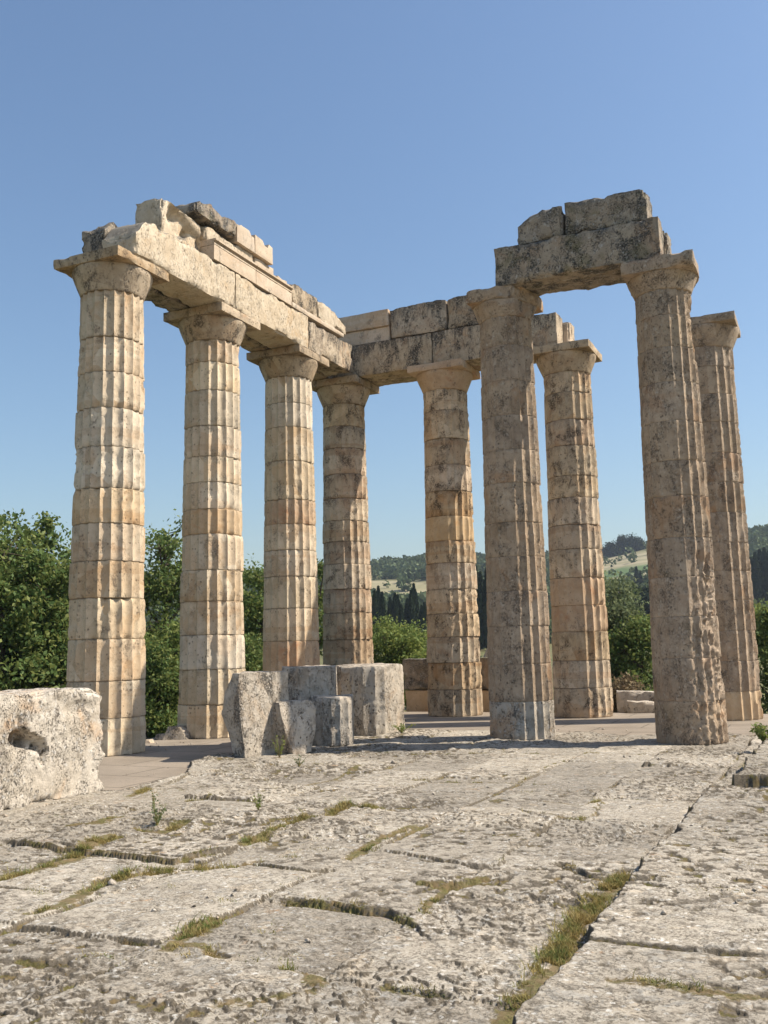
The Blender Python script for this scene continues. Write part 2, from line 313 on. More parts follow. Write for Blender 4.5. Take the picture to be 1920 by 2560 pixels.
# ------------------------------------------------------------------ stone builders
def drum_mesh(z0, z1, rb, rt, hh, seed, wear=0.5, crisp=1.0, off=(0, 0), spall=None, phase=0.0, clamp=None, rough=0.004, nper=10, scale=1.0, soft=None, jchip=1.0):
    """one fluted drum from z0 to z1 of a tapering shaft"""
    nth = 20 * nper
    h = z1 - z0
    nz = max(11, int(h / 0.035))
    t = np.linspace(0, 1, nz); g = 0.011
    zz = z0 + h * t
    zz = np.concatenate([[z0], [z0 + g], zz[1:-1], [z1 - g], [z1]])
    Z, TH = np.meshgrid(zz, (np.arange(nth) / nper + phase) / 20 * 2 * np.pi, indexing='ij')
    Rr = (rb + (rt - rb) * Z / hh) * scale
    u = np.broadcast_to((np.arange(nth) / nper) % 1.0, Z.shape)
    prof = 1 - (2 * u - 1) ** 2
    arr = np.exp(-((np.minimum(u, 1 - u)) / 0.13) ** 2)
    X, Y = np.cos(TH) * Rr, np.sin(TH) * Rr
    low = fbm(X * 1.6, Y * 1.6, Z * 1.3, seed, 3); mid = fbm(X * 5, Y * 5, Z * 4, seed + 5, 3); fine = fbm(X * 16, Y * 16, Z * 14, seed + 9, 3)
    dep = 0.058 * crisp
    if soft:
        dth = np.abs((TH - soft[0] + np.pi) % (2 * np.pi) - np.pi)
        dep = dep * (1 - soft[2] * sstep(soft[1], soft[1] * 0.55, dth + 0.3 * low))
    r = Rr * (1 - dep * prof)
    # worn-down stretches and bitten arrises
    lim = Rr * (1 - 0.052 * wear * sstep(0.14, 0.3, low + 0.6 * mid))
    r = np.minimum(r, lim)
    r -= arr * 0.055 * wear * sstep(0.14, 0.26, mid + 0.35 * fine)
    # spalls
    sp1 = sstep(0.27, 0.32, fbm(X * 2.2, Y * 2.2, Z * 2.2, seed + 31, 3) + 0.12 * mid + 0.05 * fine) * 0.036 * wear
    r -= sp1 * (1 + 0.45 * fine)
    # edge chips at the joints
    de = np.minimum(Z - z0, z1 - Z)
    ch = np.maximum(0, fbm(X * 4, Y * 4, Z * 0 + np.round((Z - z0) / h) * 9, seed + 3, 4) - 0.04)
    r -= np.minimum(ch * 0.3 * wear * jchip, 0.09) * np.exp(-(de / 0.07) ** 1.5)
    r -= 0.018 * min(1, 0.4 + jchip) * np.exp(-de / 0.008)
    r += rough * fine + rough * 0.5 * mid
    if spall:
        for th0, thw, zc, zw, dep_ in spall:
            dth = np.abs((TH - th0 + np.pi) % (2 * np.pi) - np.pi)
            k = sstep(1.1, 0.8, np.sqrt((dth / thw) ** 2 + ((Z - zc) / zw) ** 2) + 0.45 * low + 0.3 * mid)
            r = np.where(k > 0, np.minimum(r, Rr * (1 - 0.03 * k)) - k * dep_ * (0.75 + 0.3 * mid + 0.95 * fine), r)
    X, Y = np.cos(TH) * r, np.sin(TH) * r
    if clamp:
        for nx, ny, d in clamp:
            e = np.maximum(0, X * nx + Y * ny - d - 0.02 * mid - 0.012 * fine); X = X - nx * e; Y = Y - ny * e
    V = np.stack([X + off[0], Y + off[1], Z], -1).reshape(-1, 3)
    F = grid_faces(len(zz), nth, True)
    n0 = len(V); V = np.vstack([V, [[off[0], off[1], z0], [off[0], off[1], z1]]])
    j = np.arange(nth); j2 = (j + 1) % nth; top = (len(zz) - 1) * nth
    F3 = np.concatenate([np.stack([np.full(nth, n0), j2, j], -1), np.stack([np.full(nth, n0 + 1), top + j, top + j2], -1)])
    return V, [F, F3]

def block_mesh(L, T, zb, zt, seed, rough=0.012, chip=0.06, cell=0.07, u_ends=(0.0, 0.0), dents=(), base=0.0, front=None, crag=0.0, sides=None):
    """squared block: u in [0,L], depth t in [0,T] (t=0 is the seen face), zb/zt: floats or [(u,z)..] profiles"""
    zb = [(0, zb), (L, zb)] if np.isscalar(zb) else zb; zt = [(0, zt), (L, zt)] if np.isscalar(zt) else zt
    Hh = max(q[1] for q in zt) - min(q[1] for q in zb)
    nu, nt_, nz = max(4, int(L / cell) + 1), max(4, int(T / cell) + 1), max(4, int(Hh / cell) + 1)
    def axis(n, L_):
        e = min(0.012 / L_, 0.1)
        a = np.linspace(0, 1, n); return np.unique(np.concatenate([[0, e], a[1:-1], [1 - e, 1]]))
    au, at_, az = axis(nu, L), axis(nt_, T), axis(nz, Hh)
    nu, nt_, nz = len(au), len(at_), len(az)
    I, J, K = np.meshgrid(np.arange(nu), np.arange(nt_), np.arange(nz), indexing='ij')
    surf = (I == 0) | (I == nu - 1) | (J == 0) | (J == nt_ - 1) | (K == 0) | (K == nz - 1)
    idx = -np.ones(surf.shape, np.int64); idx[surf] = np.arange(surf.sum())
    i, j, k = I[surf], J[surf], K[surf]
    u, t, c = au[i] * L, at_[j] * T, az[k]
    b_ = np.interp(u, [q[0] for q in zb], [q[1] for q in zb]); tp = np.interp(u, [q[0] for q in zt], [q[1] for q in zt])
    if crag: tp = tp + crag * fbm(u * 3, t * 3, 0 * u, seed + 77, 4)
    z = b_ + (tp - b_) * c
    x, y = u.copy(), t.copy()
    if front is not None: y = y + np.interp(c, [q[0] for q in front], [q[1] for q in front]) * (1 - at_[j])
    D = np.stack([u, L - u, t, T - t, z - b_, tp - z], -1)
    Nn = np.array([[-1, 0, 0], [1, 0, 0], [0, -1, 0], [0, 1, 0], [0, 0, -1], [0, 0, 1]], float)
    mid = fbm(x * 3.3, y * 3.3, z * 3.3, seed, 4); fine = fbm(x * 13, y * 13, z * 13, seed + 8, 3)
    on = (D < 1e-6)
    disp = on.astype(float) @ Nn
    d = (rough * (mid - 0.2) * 0.9 + rough * 0.7 * fine)[:, None] * disp
    ds = np.sort(D, axis=1)[:, 1]
    cn = np.maximum(0, fbm(x * 3.4, y * 3.4, z * 3.4, seed + 21, 5) + 0.08) * 1.25
    w_ = (np.maximum(0, 1 - D / 0.11) ** 2) @ Nn
    d -= (cn * chip * np.maximum(0, 1 - ds / 0.11))[:, None] * w_
    d -= 0.006 * w_ * (ds < 0.02)[:, None]
    V = np.stack([x, y, z], -1) + d
    for du, dz, ru, rz, dep in dents:
        q = np.sqrt(((u - du) / ru) ** 2 + ((z - dz) / rz) ** 2) + 0.25 * mid
        V[:, 1] += (j == 0) * dep * sstep(1.0, 0.62, q + 0.12 * fine) * (1 + 0.5 * fine)
    F = []
    def quad(a, flip):
        q = np.stack([a[:-1, :-1], a[1:, :-1], a[1:, 1:], a[:-1, 1:]], -1).reshape(-1, 4)
        F.append(q[:, ::-1] if flip else q)
    quad(idx[0], True); quad(idx[-1], False); quad(idx[:, 0], False); quad(idx[:, -1], True); quad(idx[:, :, 0], True); quad(idx[:, :, -1], False)
    return V, np.concatenate(F)

def block(name, origin, U, T, mat, label, cat, group=None, parent=None, **kw):
    """origin = world xy of the u=0 corner of the seen face; U,T = horizontal unit directions"""
    L = kw.pop('L'); D = kw.pop('D')
    V, F = block_mesh(L, D, kw.pop('zb'), kw.pop('zt'), **kw)
    U = np.array(U, float); Td = np.array(T, float)
    W = np.zeros_like(V); W[:, :2] = V[:, :1] * U + V[:, 1:2] * Td; W[:, 2] = V[:, 2]
    if U[0] * Td[1] - U[1] * Td[0] < 0: F = F[:, ::-1]
    cen = np.array([*(U * L / 2 + Td * D / 2), W[:, 2].min()])
    loc = (origin[0] + cen[0], origin[1] + cen[1], cen[2])
    o = mesh_np(name, W - cen, F, mat, parent, True, 40, loc)
    if label: tag(o, label, cat, group, 'thing')
    return o

def hull_mesh(pts, seed, amp=0.03, cell=0.07):
    bm = bmesh.new()
    for p_ in pts: bm.verts.new(p_)
    r_ = bmesh.ops.convex_hull(bm, input=bm.verts[:])
    for v_ in [v_ for v_ in bm.verts if not v_.link_faces]: bm.verts.remove(v_)
    bmesh.ops.triangulate(bm, faces=bm.faces[:])
    for it in range(6):
        es = [e for e in bm.edges if e.calc_length() > cell]
        if not es: break
        bmesh.ops.subdivide_edges(bm, edges=es, cuts=1); bmesh.ops.triangulate(bm, faces=bm.faces[:])
    bmesh.ops.recalc_face_normals(bm, faces=bm.faces[:])
    bm.normal_update()
    V = np.array([v_.co for v_ in bm.verts]); N = np.array([v_.normal for v_ in bm.verts])
    F = np.array([[v_.index for v_ in f.verts] for f in bm.faces]) if not bm.verts.index_update() else None
    bm.free()
    # soften: relax once towards neighbours at the corners
    E = np.concatenate([F[:, [0, 1]], F[:, [1, 2]], F[:, [2, 0]]]); S = np.zeros_like(V); Cn = np.zeros(len(V))
    np.add.at(S, E[:, 0], V[E[:, 1]]); np.add.at(Cn, E[:, 0], 1)
    V = V * 0.72 + 0.28 * S / Cn[:, None]
    n_ = fbm(*(V.T * 2.2), seed, 4); f_ = fbm(*(V.T * 11), seed + 4, 3)
    V = V + N * (amp * (n_ - 0.2) * 1.1 + amp * 0.5 * f_)[:, None]
    return V, F

# ------------------------------------------------------------------ columns
HN, RB, RT, ABW, HT = 9.5694, 0.8143, 0.6685, 0.8709, 10.33
SPC, SP = 3.4545, 3.746
JT = {'L1': [0.72, 1.45, 2.28, 3.1, 3.85, 4.62, 5.34, 6.21, 7.03, 7.8, 8.55],
      'L2': [0.76, 1.57, 2.37, 3.16, 3.9, 4.76, 5.36, 6.01, 6.64, 7.4, 8.29, 9.0],
      'L3': [0.55, 1.29, 2.21, 3.09, 3.96, 4.68, 5.4, 6.07, 7.16, 8.12, 8.81],
      'C4': [0.69, 1.47, 2.24, 3.05, 3.77, 4.53, 5.22, 5.87, 6.56, 7.32, 8.14, 8.84],
      'C5': [0.75, 1.51, 2.24, 2.9, 3.61, 4.37, 5.02, 5.74, 6.49, 7.27, 8.06, 8.91],
      'C7': [0.78, 1.51, 2.29, 3.0, 3.75, 4.54, 5.21, 5.97, 6.58, 7.43, 8.18, 8.97],
      'C8': [0.7, 1.45, 2.2, 2.96, 3.7, 4.42, 5.19, 5.98, 6.74, 7.55, 8.29, 9.02],
      'P1': [0.82, 1.58, 2.36, 3.09, 3.81, 4.54, 5.38, 6.09, 6.84, 7.62, 8.4],
      'P2': [0.84, 1.65, 2.45, 3.21, 3.98, 4.8, 5.51, 6.31, 7.11, 7.83, 8.5]}

def capital(root, mat, hn, rt, ab, ht, seed, wear, abz=0.225, abmat=None, cut=None, ech=0.0):
    prof = [(rt - .02, hn - 0.012), (rt - .002, hn + .006), (rt + .006, hn + .03), (rt + .03, hn + .09), (rt + .075, hn + .2), (rt + .125, hn + .32), (rt + .168 + ech, hn + .43), (rt + .182 + ech, hn + .49), (rt + .18 + ech, ht - abz)]
    pz = np.array(prof); zz = np.linspace(hn - 0.012, ht - abz, 22); rr = np.interp(zz, pz[:, 1], pz[:, 0])
    nth = 120
    Z, TH = np.meshgrid(zz, np.arange(nth) / nth * 2 * np.pi, indexing='ij'); Rr = np.repeat(rr[:, None], nth, 1)
    X, Y = np.cos(TH) * Rr, np.sin(TH) * Rr
    n_ = fbm(X * 2.5, Y * 2.5, Z * 2.5, seed, 4); f_ = fbm(X * 12, Y * 12, Z * 12, seed + 3, 3)
    Rr = Rr - 0.05 * wear * sstep(0.1, 0.5, n_) + 0.005 * f_ * (1 + wear)
    X, Y = np.cos(TH) * Rr, np.sin(TH) * Rr
    V = np.stack([X, Y, Z], -1).reshape(-1, 3)
    if cut:
        for nx, ny, d_ in cut:
            e = np.maximum(0, V[:, 0] * nx + V[:, 1] * ny - d_ - 0.06 * n_.ravel()); V[:, 0] -= nx * e; V[:, 1] -= ny * e
    V = np.vstack([V, [[0, 0, hn - 0.006]]]); jj = np.arange(nth)
    c = mesh_np('capital', V, [grid_faces(22, nth, True), np.stack([np.full(nth, len(V) - 1), (jj + 1) % nth, jj], -1)], mat, root, True, 50)
    Vb, Fb = block_mesh(2 * ab, 2 * ab, ht - abz, ht, seed + 50, rough=0.002 + 0.02 * wear, chip=0.012 + 0.16 * wear, cell=0.05)
    Vb[:, :2] -= ab
    if cut:
        nn = fbm(Vb[:, 0] * 4, Vb[:, 1] * 4, Vb[:, 2] * 6, seed + 60, 4)
        for nx, ny, d_ in cut:
            e = np.maximum(0, Vb[:, 0] * nx + Vb[:, 1] * ny - d_ - 0.09 * nn); Vb[:, 0] -= nx * e; Vb[:, 1] -= ny * e
    mesh_np('abacus', Vb, Fb, abmat or mat, c, True, 40)

def column(key, x, y, z0, mat, label, seed, wear, crisp, rb=RB, rt=RT, hn=HN, ht=HT, ab=ABW, capmat=None, capwear=0.15, cut=None, spall=None, rough=0.004, mats=None, ech=0.0, group='fluted columns of the ruined temple', jit=1.0, soft=None, jchip=1.0, abmat=None, abz=0.225):
    root = empty('stone_column', (x, y, z0))
    tag(root, label, 'column', group, 'thing')
    rnd = random.Random(seed)
    zs = [0.0] + [q - z0 for q in JT[key]] + [hn]
    ph = rnd.random()
    for i in range(len(zs) - 1):
        wr = wear * rnd.uniform(0.55, 1.35); cs = crisp * rnd.uniform(0.85, 1.05)
        V, F = drum_mesh(zs[i], zs[i + 1], rb, rt, hn, seed * 100 + i * 7, wr, cs,
                         (rnd.uniform(-.011, .011) * jit, rnd.uniform(-.011, .011) * jit), spall, ph, None, rough, scale=1 + rnd.uniform(-.008, .006) * jit, soft=soft, jchip=jchip)
        m = mat
        if mats and i in mats: m = mats[i]
        mesh_np('drum', V, F, m, root, True, 30)
    capital(root, capmat or mat, hn, rt, ab, ht, seed + 900, capwear, abmat=abmat or capmat or mat, cut=cut, ech=ech, abz=abz)
    return root

Mor = stone('orange_stained_limestone', (0.50, 0.345, 0.195), (0.57, 0.425, 0.265), (0.5, 0.26, 0.1), 0.5, dark_amt=0.2, pale_amt=0.15, pit=0.4, bump=0.4, streak=0.3, vary=0.05)
Mre = stone('reddish_limestone', (0.47, 0.325, 0.205), (0.56, 0.42, 0.285), (0.42, 0.2, 0.1), 0.6, dark_amt=0.3, pale_amt=0.2, pit=0.6, bump=0.5, streak=0.3, vary=0.05)
SO = (R(-125), R(75), 0.62)
column('L1', 0, -SPC - 2 * SP, 0, M['left'], 'pale fluted column at the open end of the long row, behind the hollowed block', 11, 0.3, 1.45, jchip=1.3, capwear=0.15, rough=0.004, capmat=M['cap'])
column('L2', 0, -SPC - SP, 0, M['left'], 'pale fluted column with an orange drum halfway up, right behind the tallest boulder', 12, 0.25, 1.45, jchip=1.2, mats={6: Mor}, rough=0.0035, capwear=0.03, capmat=M['cap'])
column('L3', 0, -SPC, 0, M['left'], 'sharply fluted pale column with reddish lower drums behind the boulders', 13, 0.25, 1.4, mats={0: Mre, 1: Mre, 2: Mre, 7: Mre}, jit=0.4, capwear=0.03, capmat=M['cap'])
column('C4', 0, 0, 0, M['back'], 'corner column under the meeting of the two architrave rows', 14, 0.36, 1.3, capwear=0.05, capmat=M['cap'], soft=(R(-125), R(60), 0.5))
column('C5', SPC, 0, 0, M['back'], 'dark pitted column next to the corner column, before the low wall', 15, 0.36, 1.4, mats={7: Mor}, capmat=Mre, capwear=0.04, soft=SO)
column('C7', SPC + SP, 0, 0, M['back'], 'column with a wide sharp abacus carrying the free end of the far architrave', 16, 0.3, 1.4, mats={3: Mre, 4: Mre}, capmat=M['cap'], capwear=0.02, soft=SO)
column('C8', 11.03, -0.42, 0, M['old'], 'brown column with a bare capital and orange foot at the far right', 17, 0.3, 1.6, jchip=0.3, mats={0: Mor}, jit=0.3, capwear=0.2, cut=[(-1, 0, 0.8)], soft=SO, rt=0.73, rb=0.80, ab=0.90)
PY, PX1, PX2, PZ = -6.8, 7.52, 10.93, 0.03
column('P1', PX1, PY, PZ, M['old'], 'dark brown column with a patched pale foot under the near end of the lintel', 21, 0.22, 1.7, jchip=0.25, rb=0.69, rt=0.575, hn=9.02, ht=9.66, ab=0.70, mats={0: M['rock_warm']}, capmat=M['old'], capwear=0.25,
       cut=[(0.94, -0.34, 0.56), (0.34, -0.94, 0.66), (-1, 0, 0.66)], rough=0.006, jit=0.3, soft=SO, ech=-0.05, abz=0.30)
column('P2', PX2, PY, PZ, M['old'], 'dark brown column with a deeply eroded foot carrying the higher end of the lintel', 22, 0.22, 1.7, jchip=0.25, rb=0.69, rt=0.575, hn=9.02, ht=9.66, ab=0.74, capmat=M['old'], capwear=0.3,
       cut=[(-1, 0, .70), (0.95, 0.31, 0.76)], rough=0.007, jit=0.3, soft=SO, ech=-0.03, abz=0.30,
       spall=[(R(-38), R(42), 1.1, 2.5, 0.05), (R(-10), R(30), 2.2, 1.5, 0.03), (R(0), R(25), 8.2, 0.8, 0.08)])

# ------------------------------------------------------------------ entablature
XF = 0.84
def lrow(name, y0, y1, mat, label, xf=XF, D=0.93, **kw):       # seen face looks +x; u runs along +y
    zt = kw.pop('zt'); zb = kw.pop('zb')
    f = lambda pr: pr if np.isscalar(pr) else [(a - y0, b) for a, b in pr]
    return block(name, (xf, y0), (0, 1), (-1, 0), mat, label, 'stone block', 'blocks of the ruined entablature', L=y1 - y0, D=D, zb=f(zb), zt=f(zt), **kw)
def frow(name, x0, x1, mat, label, yf=-0.55, D=0.75, **kw):    # seen face looks -y; u runs along +x
    zt = kw.pop('zt'); zb = kw.pop('zb')
    f = lambda pr: pr if np.isscalar(pr) else [(a - x0, b) for a, b in pr]
    return block(name, (x0, yf), (1, 0), (0, 1), mat, label, 'stone block', 'blocks of the ruined entablature', L=x1 - x0, D=D, zb=f(zb), zt=f(zt), **kw)

lrow('architrave_block', -11.22, -7.43, M['arch_new'], 'long pale architrave block with a broken rising end above the first column', zb=[(-11.22, 10.332), (-10.1, 10.332), (-9.0, 10.332), (-7.43, 10.332)],
     zt=[(-11.22, 10.84), (-11.12, 10.9), (-11.0, 11.12), (-10.85, 11.26), (-10, 11.28), (-7.43, 11.28)], seed=201, rough=0.022, chip=0.10, crag=0.02)
lrow('architrave_block', -7.415, -3.73, M['arch_new'], 'pale architrave block between the second and third columns with a golden rough patch', zb=10.332, zt=11.28, seed=202, rough=0.022, chip=0.09)
lrow('architrave_block', -3.715, -1.02, M['arch_back'], 'lichen streaked architrave block next to the inner corner', zb=10.332, zt=11.2, seed=203, rough=0.024, chip=0.10)
lrow('architrave_block', -11.1, -7.3, M['arch_old'], 'dark broken outer architrave block with two rounded stumps at the open end', xf=-0.11, D=0.66, zb=10.332,
     zt=[(-11.1, 11.2), (-10.9, 11.36), (-10.3, 11.22), (-9.6, 11.1), (-7.3, 11.1)], seed=204, rough=0.03, chip=0.22, crag=0.16)
lrow('architrave_block', -7.28, -3.6, M['arch_back'], 'outer architrave block over the gap between the second and third columns', xf=-0.11, D=0.66, zb=10.332, zt=11.2, seed=205, chip=0.06)
lrow('architrave_block', -3.58, 0.88, M['arch_back'], 'outer architrave block reaching the corner column', xf=-0.11, D=0.66, zb=10.332, zt=11.2, seed=206, chip=0.06)
# thin ledge course under the rough backers
lrow('ledge_block', -4.66, -1.55, M['smooth'], 'thin smooth ledge course under the rough upper blocks by the corner', xf=0.85, D=0.8, zb=11.284, zt=11.43, seed=207, rough=0.004, chip=0.02)
# second course
lrow('backer_block', -9.98, -8.42, M['arch_new'], 'squared upper block with a hollowed broken face next to the moulded course', xf=0.55, D=0.78, zb=11.284, zt=[(-9.98, 12.25), (-9.2, 12.25), (-8.9, 12.24), (-8.42, 12.18)], seed=208, rough=0.03, chip=0.1,
     dents=[(0.75, 11.85, 0.55, 0.36, 0.16), (1.2, 11.7, 0.4, 0.3, 0.14), (0.5, 12.05, 0.3, 0.2, 0.1)])
def moulded(y0, y1, label, seed):
    t = lrow('moulded_block', y0, y1, M['smooth'], label, xf=0.86, D=0.55, zb=11.284, zt=11.66, seed=seed, rough=0.003, chip=0.012, cell=0.12)
    # the crowning moulding: fillet and cavetto in one profile
    pr = [(-0.0, 11.662), (0.0, 11.70), (-0.035, 11.71), (-0.03, 11.735), (0.0, 11.755), (0.045, 11.762), (0.045, 11.805), (-0.55, 11.805), (-0.55, 11.662)]
    V = []; F = []
    for yy in (y0 + 0.004, y1 - 0.004): V += [(0.86 + a - t.location.x, yy - t.location.y, b - t.location.z) for a, b in pr]
    n_ = len(pr)
    F4 = [[i, (i + 1) % n_, n_ + (i + 1) % n_, n_ + i] for i in range(n_)]
    me = bpy.data.meshes.new('crown_moulding'); me.from_pydata(V, [], F4 + [list(range(n_))[::-1], list(range(n_, 2 * n_))]); me.update()
    bm = bmesh.new(); bm.from_mesh(me); bmesh.ops.recalc_face_normals(bm, faces=bm.faces[:]); bm.to_mesh(me); bm.free()
    me.materials.append(M['smooth']); o = bpy.data.objects.new('crown_moulding', me); COL.objects.link(o); o.parent = t
moulded(-8.38, -6.515, 'smooth new moulded block with its square end showing, beside the hollowed block', 209)
moulded(-6.505, -4.675, 'smooth new moulded block ending against the rough grey upper blocks', 210)
for y0, y1, zt, lab, sd, mt in ((-4.64, -3.16, [(-4.64, 11.98), (-4.3, 12.03), (-3.16, 12.03)], 'rough grey mottled upper block right after the moulded course', 211, 'arch_back'),
                                (-3.14, -1.35, [(-3.14, 12.02), (-2.6, 11.99), (-2.1, 11.94), (-1.6, 11.76), (-1.35, 11.7)], 'sloping broken upper block above the inner corner', 212, 'arch_new')):
    lrow('backer_block', y0, y1, M[mt], lab, xf=0.82, D=0.8, zb=11.434, zt=zt, seed=sd, rough=0.03, chip=0.13)
# third course, set back
lrow('backer_block', -8.36, -6.25, M['arch_new'], 'low rough block set back above the moulding and under the dark slab', xf=0.6, D=0.7, zb=11.81, zt=[(-8.36, 12.24), (-6.25, 12.22)], seed=213, rough=0.025, chip=0.08)
lrow('backer_block', -6.14, -5.2, M['smooth'], 'small pale block set back under the notched top stones', xf=0.6, D=0.7, zb=11.81, zt=12.225, seed=214, rough=0.006, chip=0.03)
lrow('backer_block', -5.18, -4.66, M['arch_new'], 'small pale block stepping down behind the end of the moulding', xf=0.7, D=0.8, zb=11.81, zt=12.03, seed=230, rough=0.012, chip=0.05)
lrow('capping_slab', -8.92, -7.16, M['arch_old'], 'dark rough slab overhanging on top of the left row', xf=0.72, D=0.8, zb=[(-8.92, 12.3), (-7.16, 12.29)], zt=[(-8.92, 12.6), (-8.4, 12.72), (-7.9, 12.62), (-7.3, 12.72), (-7.16, 12.66)], seed=215, rough=0.035, chip=0.16, crag=0.1)
def notched(y0, y1, zt, lab, seed):
    lrow('notched_block', y0, y1, M['smooth'], lab, xf=0.7, D=0.6, zb=12.23, zt=zt, seed=seed, rough=0.004, chip=0.02, cell=0.05)
notched(-7.14, -6.3, [(-7.14, 12.70), (-7.0, 12.70), (-6.97, 12.76), (-6.52, 12.76), (-6.50, 12.66), (-6.3, 12.66)], 'pale notched top stone touching the dark slab', 216)
notched(-6.29, -5.4, [(-6.29, 12.76), (-5.88, 12.73), (-5.86, 12.62), (-5.66, 12.62), (-5.64, 12.74), (-5.4, 12.72)], 'pale notched top stone at the end of the top course, stepped like battlements', 217)

# far row
frow('architrave_block', -0.08, 3.28, M['arch_back'], 'pale pitted architrave block between the corner and the next far column', zb=10.332, zt=11.36, seed=221, rough=0.016, chip=0.035)
frow('architrave_block', 3.295, 7.12, M['arch_back'], 'dark streaked architrave block with a sunlit free end on the far row', zb=10.332, zt=11.37, seed=222, rough=0.02, chip=0.035)
frow('architrave_block', 0.2, 3.4, M['back'], 'hidden outer architrave block behind the far row beside the corner', yf=0.215, D=0.66, zb=10.332, zt=11.3, seed=223, chip=0.05)
frow('architrave_block', 3.42, 7.3, M['back'], 'outer architrave block with a rough sunlit end behind the far row', yf=0.215, D=0.66, zb=10.332, zt=11.3, seed=224, chip=0.1)
b = frow('backer_block', -0.08, 1.86, M['smooth'], 'smooth new upper block with a sharp projecting band beside the corner', yf=-0.46, D=0.6, zb=11.38, zt=11.83, seed=225, rough=0.004, chip=0.02)
V, F = block_mesh(1.94, 0.68, 11.832, 12.36, 226, rough=0.004, chip=0.02); V[:, 1] -= 0.0
mesh_np('fascia', V + np.array([-0.08 - b.location.x, -0.54 - b.location.y, -b.location.z]), F, M['smooth'], b, True, 40)
frow('backer_block', 1.89, 3.76, M['arch_back'], 'blackened upper block on the far row with a pale patched corner', yf=-0.5, D=0.7, zb=11.39, zt=[(1.89, 12.3), (2.2, 12.34), (3.5, 12.37), (3.76, 12.32)], seed=227, rough=0.016, chip=0.05)
frow('backer_block', 3.79, 5.1, M['arch_back'], 'blackened upper block partly hidden by the dark column with the patched foot', yf=-0.5, D=0.7, zb=11.39, zt=[(3.79, 12.31), (4.1, 12.37), (5.1, 12.4)], seed=228, rough=0.016, chip=0.05)

# lintel on the two dark columns
def prow(name, x0, x1, yf, D, label, **kw):
    zt = kw.pop('zt'); zb = kw.pop('zb')
    f = lambda pr: pr if np.isscalar(pr) else [(a - x0, b_) for a, b_ in pr]
    return block(name, (x0, yf), (1, 0), (0, 1), M['arch_old'], label, 'stone block', 'blocks of the raised lintel', L=x1 - x0, D=D, zb=f(zb), zt=f(zt), **kw)
prow('architrave_block', 7.50, 11.03, -7.42, 0.63, 'grey lichened lintel beam spanning the two dark columns, front half', zb=[(7.5, 9.67), (8.4, 9.70), (9.3, 9.72), (11.03, 9.69)], zt=10.57, seed=241, rough=0.02, chip=0.07)
prow('architrave_block', 7.56, 11.1, -6.78, 0.62, 'rear half of the lintel beam with a broken lower edge', zb=[(7.56, 9.67), (8.2, 9.76), (8.8, 9.74), (9.3, 9.69), (11.1, 9.69)], zt=10.55, seed=242, rough=0.03, chip=0.14)
prow('backer_block', 8.03, 9.04, -7.3, 0.8, 'smaller sloping grey block on top of the lintel', zb=10.585, zt=[(8.03, 11.0), (8.27, 11.18), (8.42, 11.26), (8.8, 11.3), (9.04, 11.27)], seed=243, rough=0.03, chip=0.14)
prow('backer_block', 9.07, 10.8, -7.3, 0.85, 'longer squared grey block on top of the lintel', zb=10.585, zt=[(9.07, 11.34), (9.8, 11.33), (9.9, 11.26), (10.1, 11.3), (10.8, 11.28)], seed=244, rough=0.025, chip=0.10)

# ------------------------------------------------------------------ floor
def seg_dist(X, Y, pl):
    d = np.full(X.shape, 1e9); sgn = np.zeros(X.shape)
    for (x0, y0), (x1, y1) in zip(pl[:-1], pl[1:]):
        vx, vy = x1 - x0, y1 - y0; L2 = vx * vx + vy * vy
        t = np.clip(((X - x0) * vx + (Y - y0) * vy) / L2, 0, 1)
        e = np.hypot(X - x0 - t * vx, Y - y0 - t * vy)
        m = e < d; d = np.where(m, e, d); sgn = np.where(m, np.sign(vx * (Y - y0) - vy * (X - x0)), sgn)
    return d, sgn
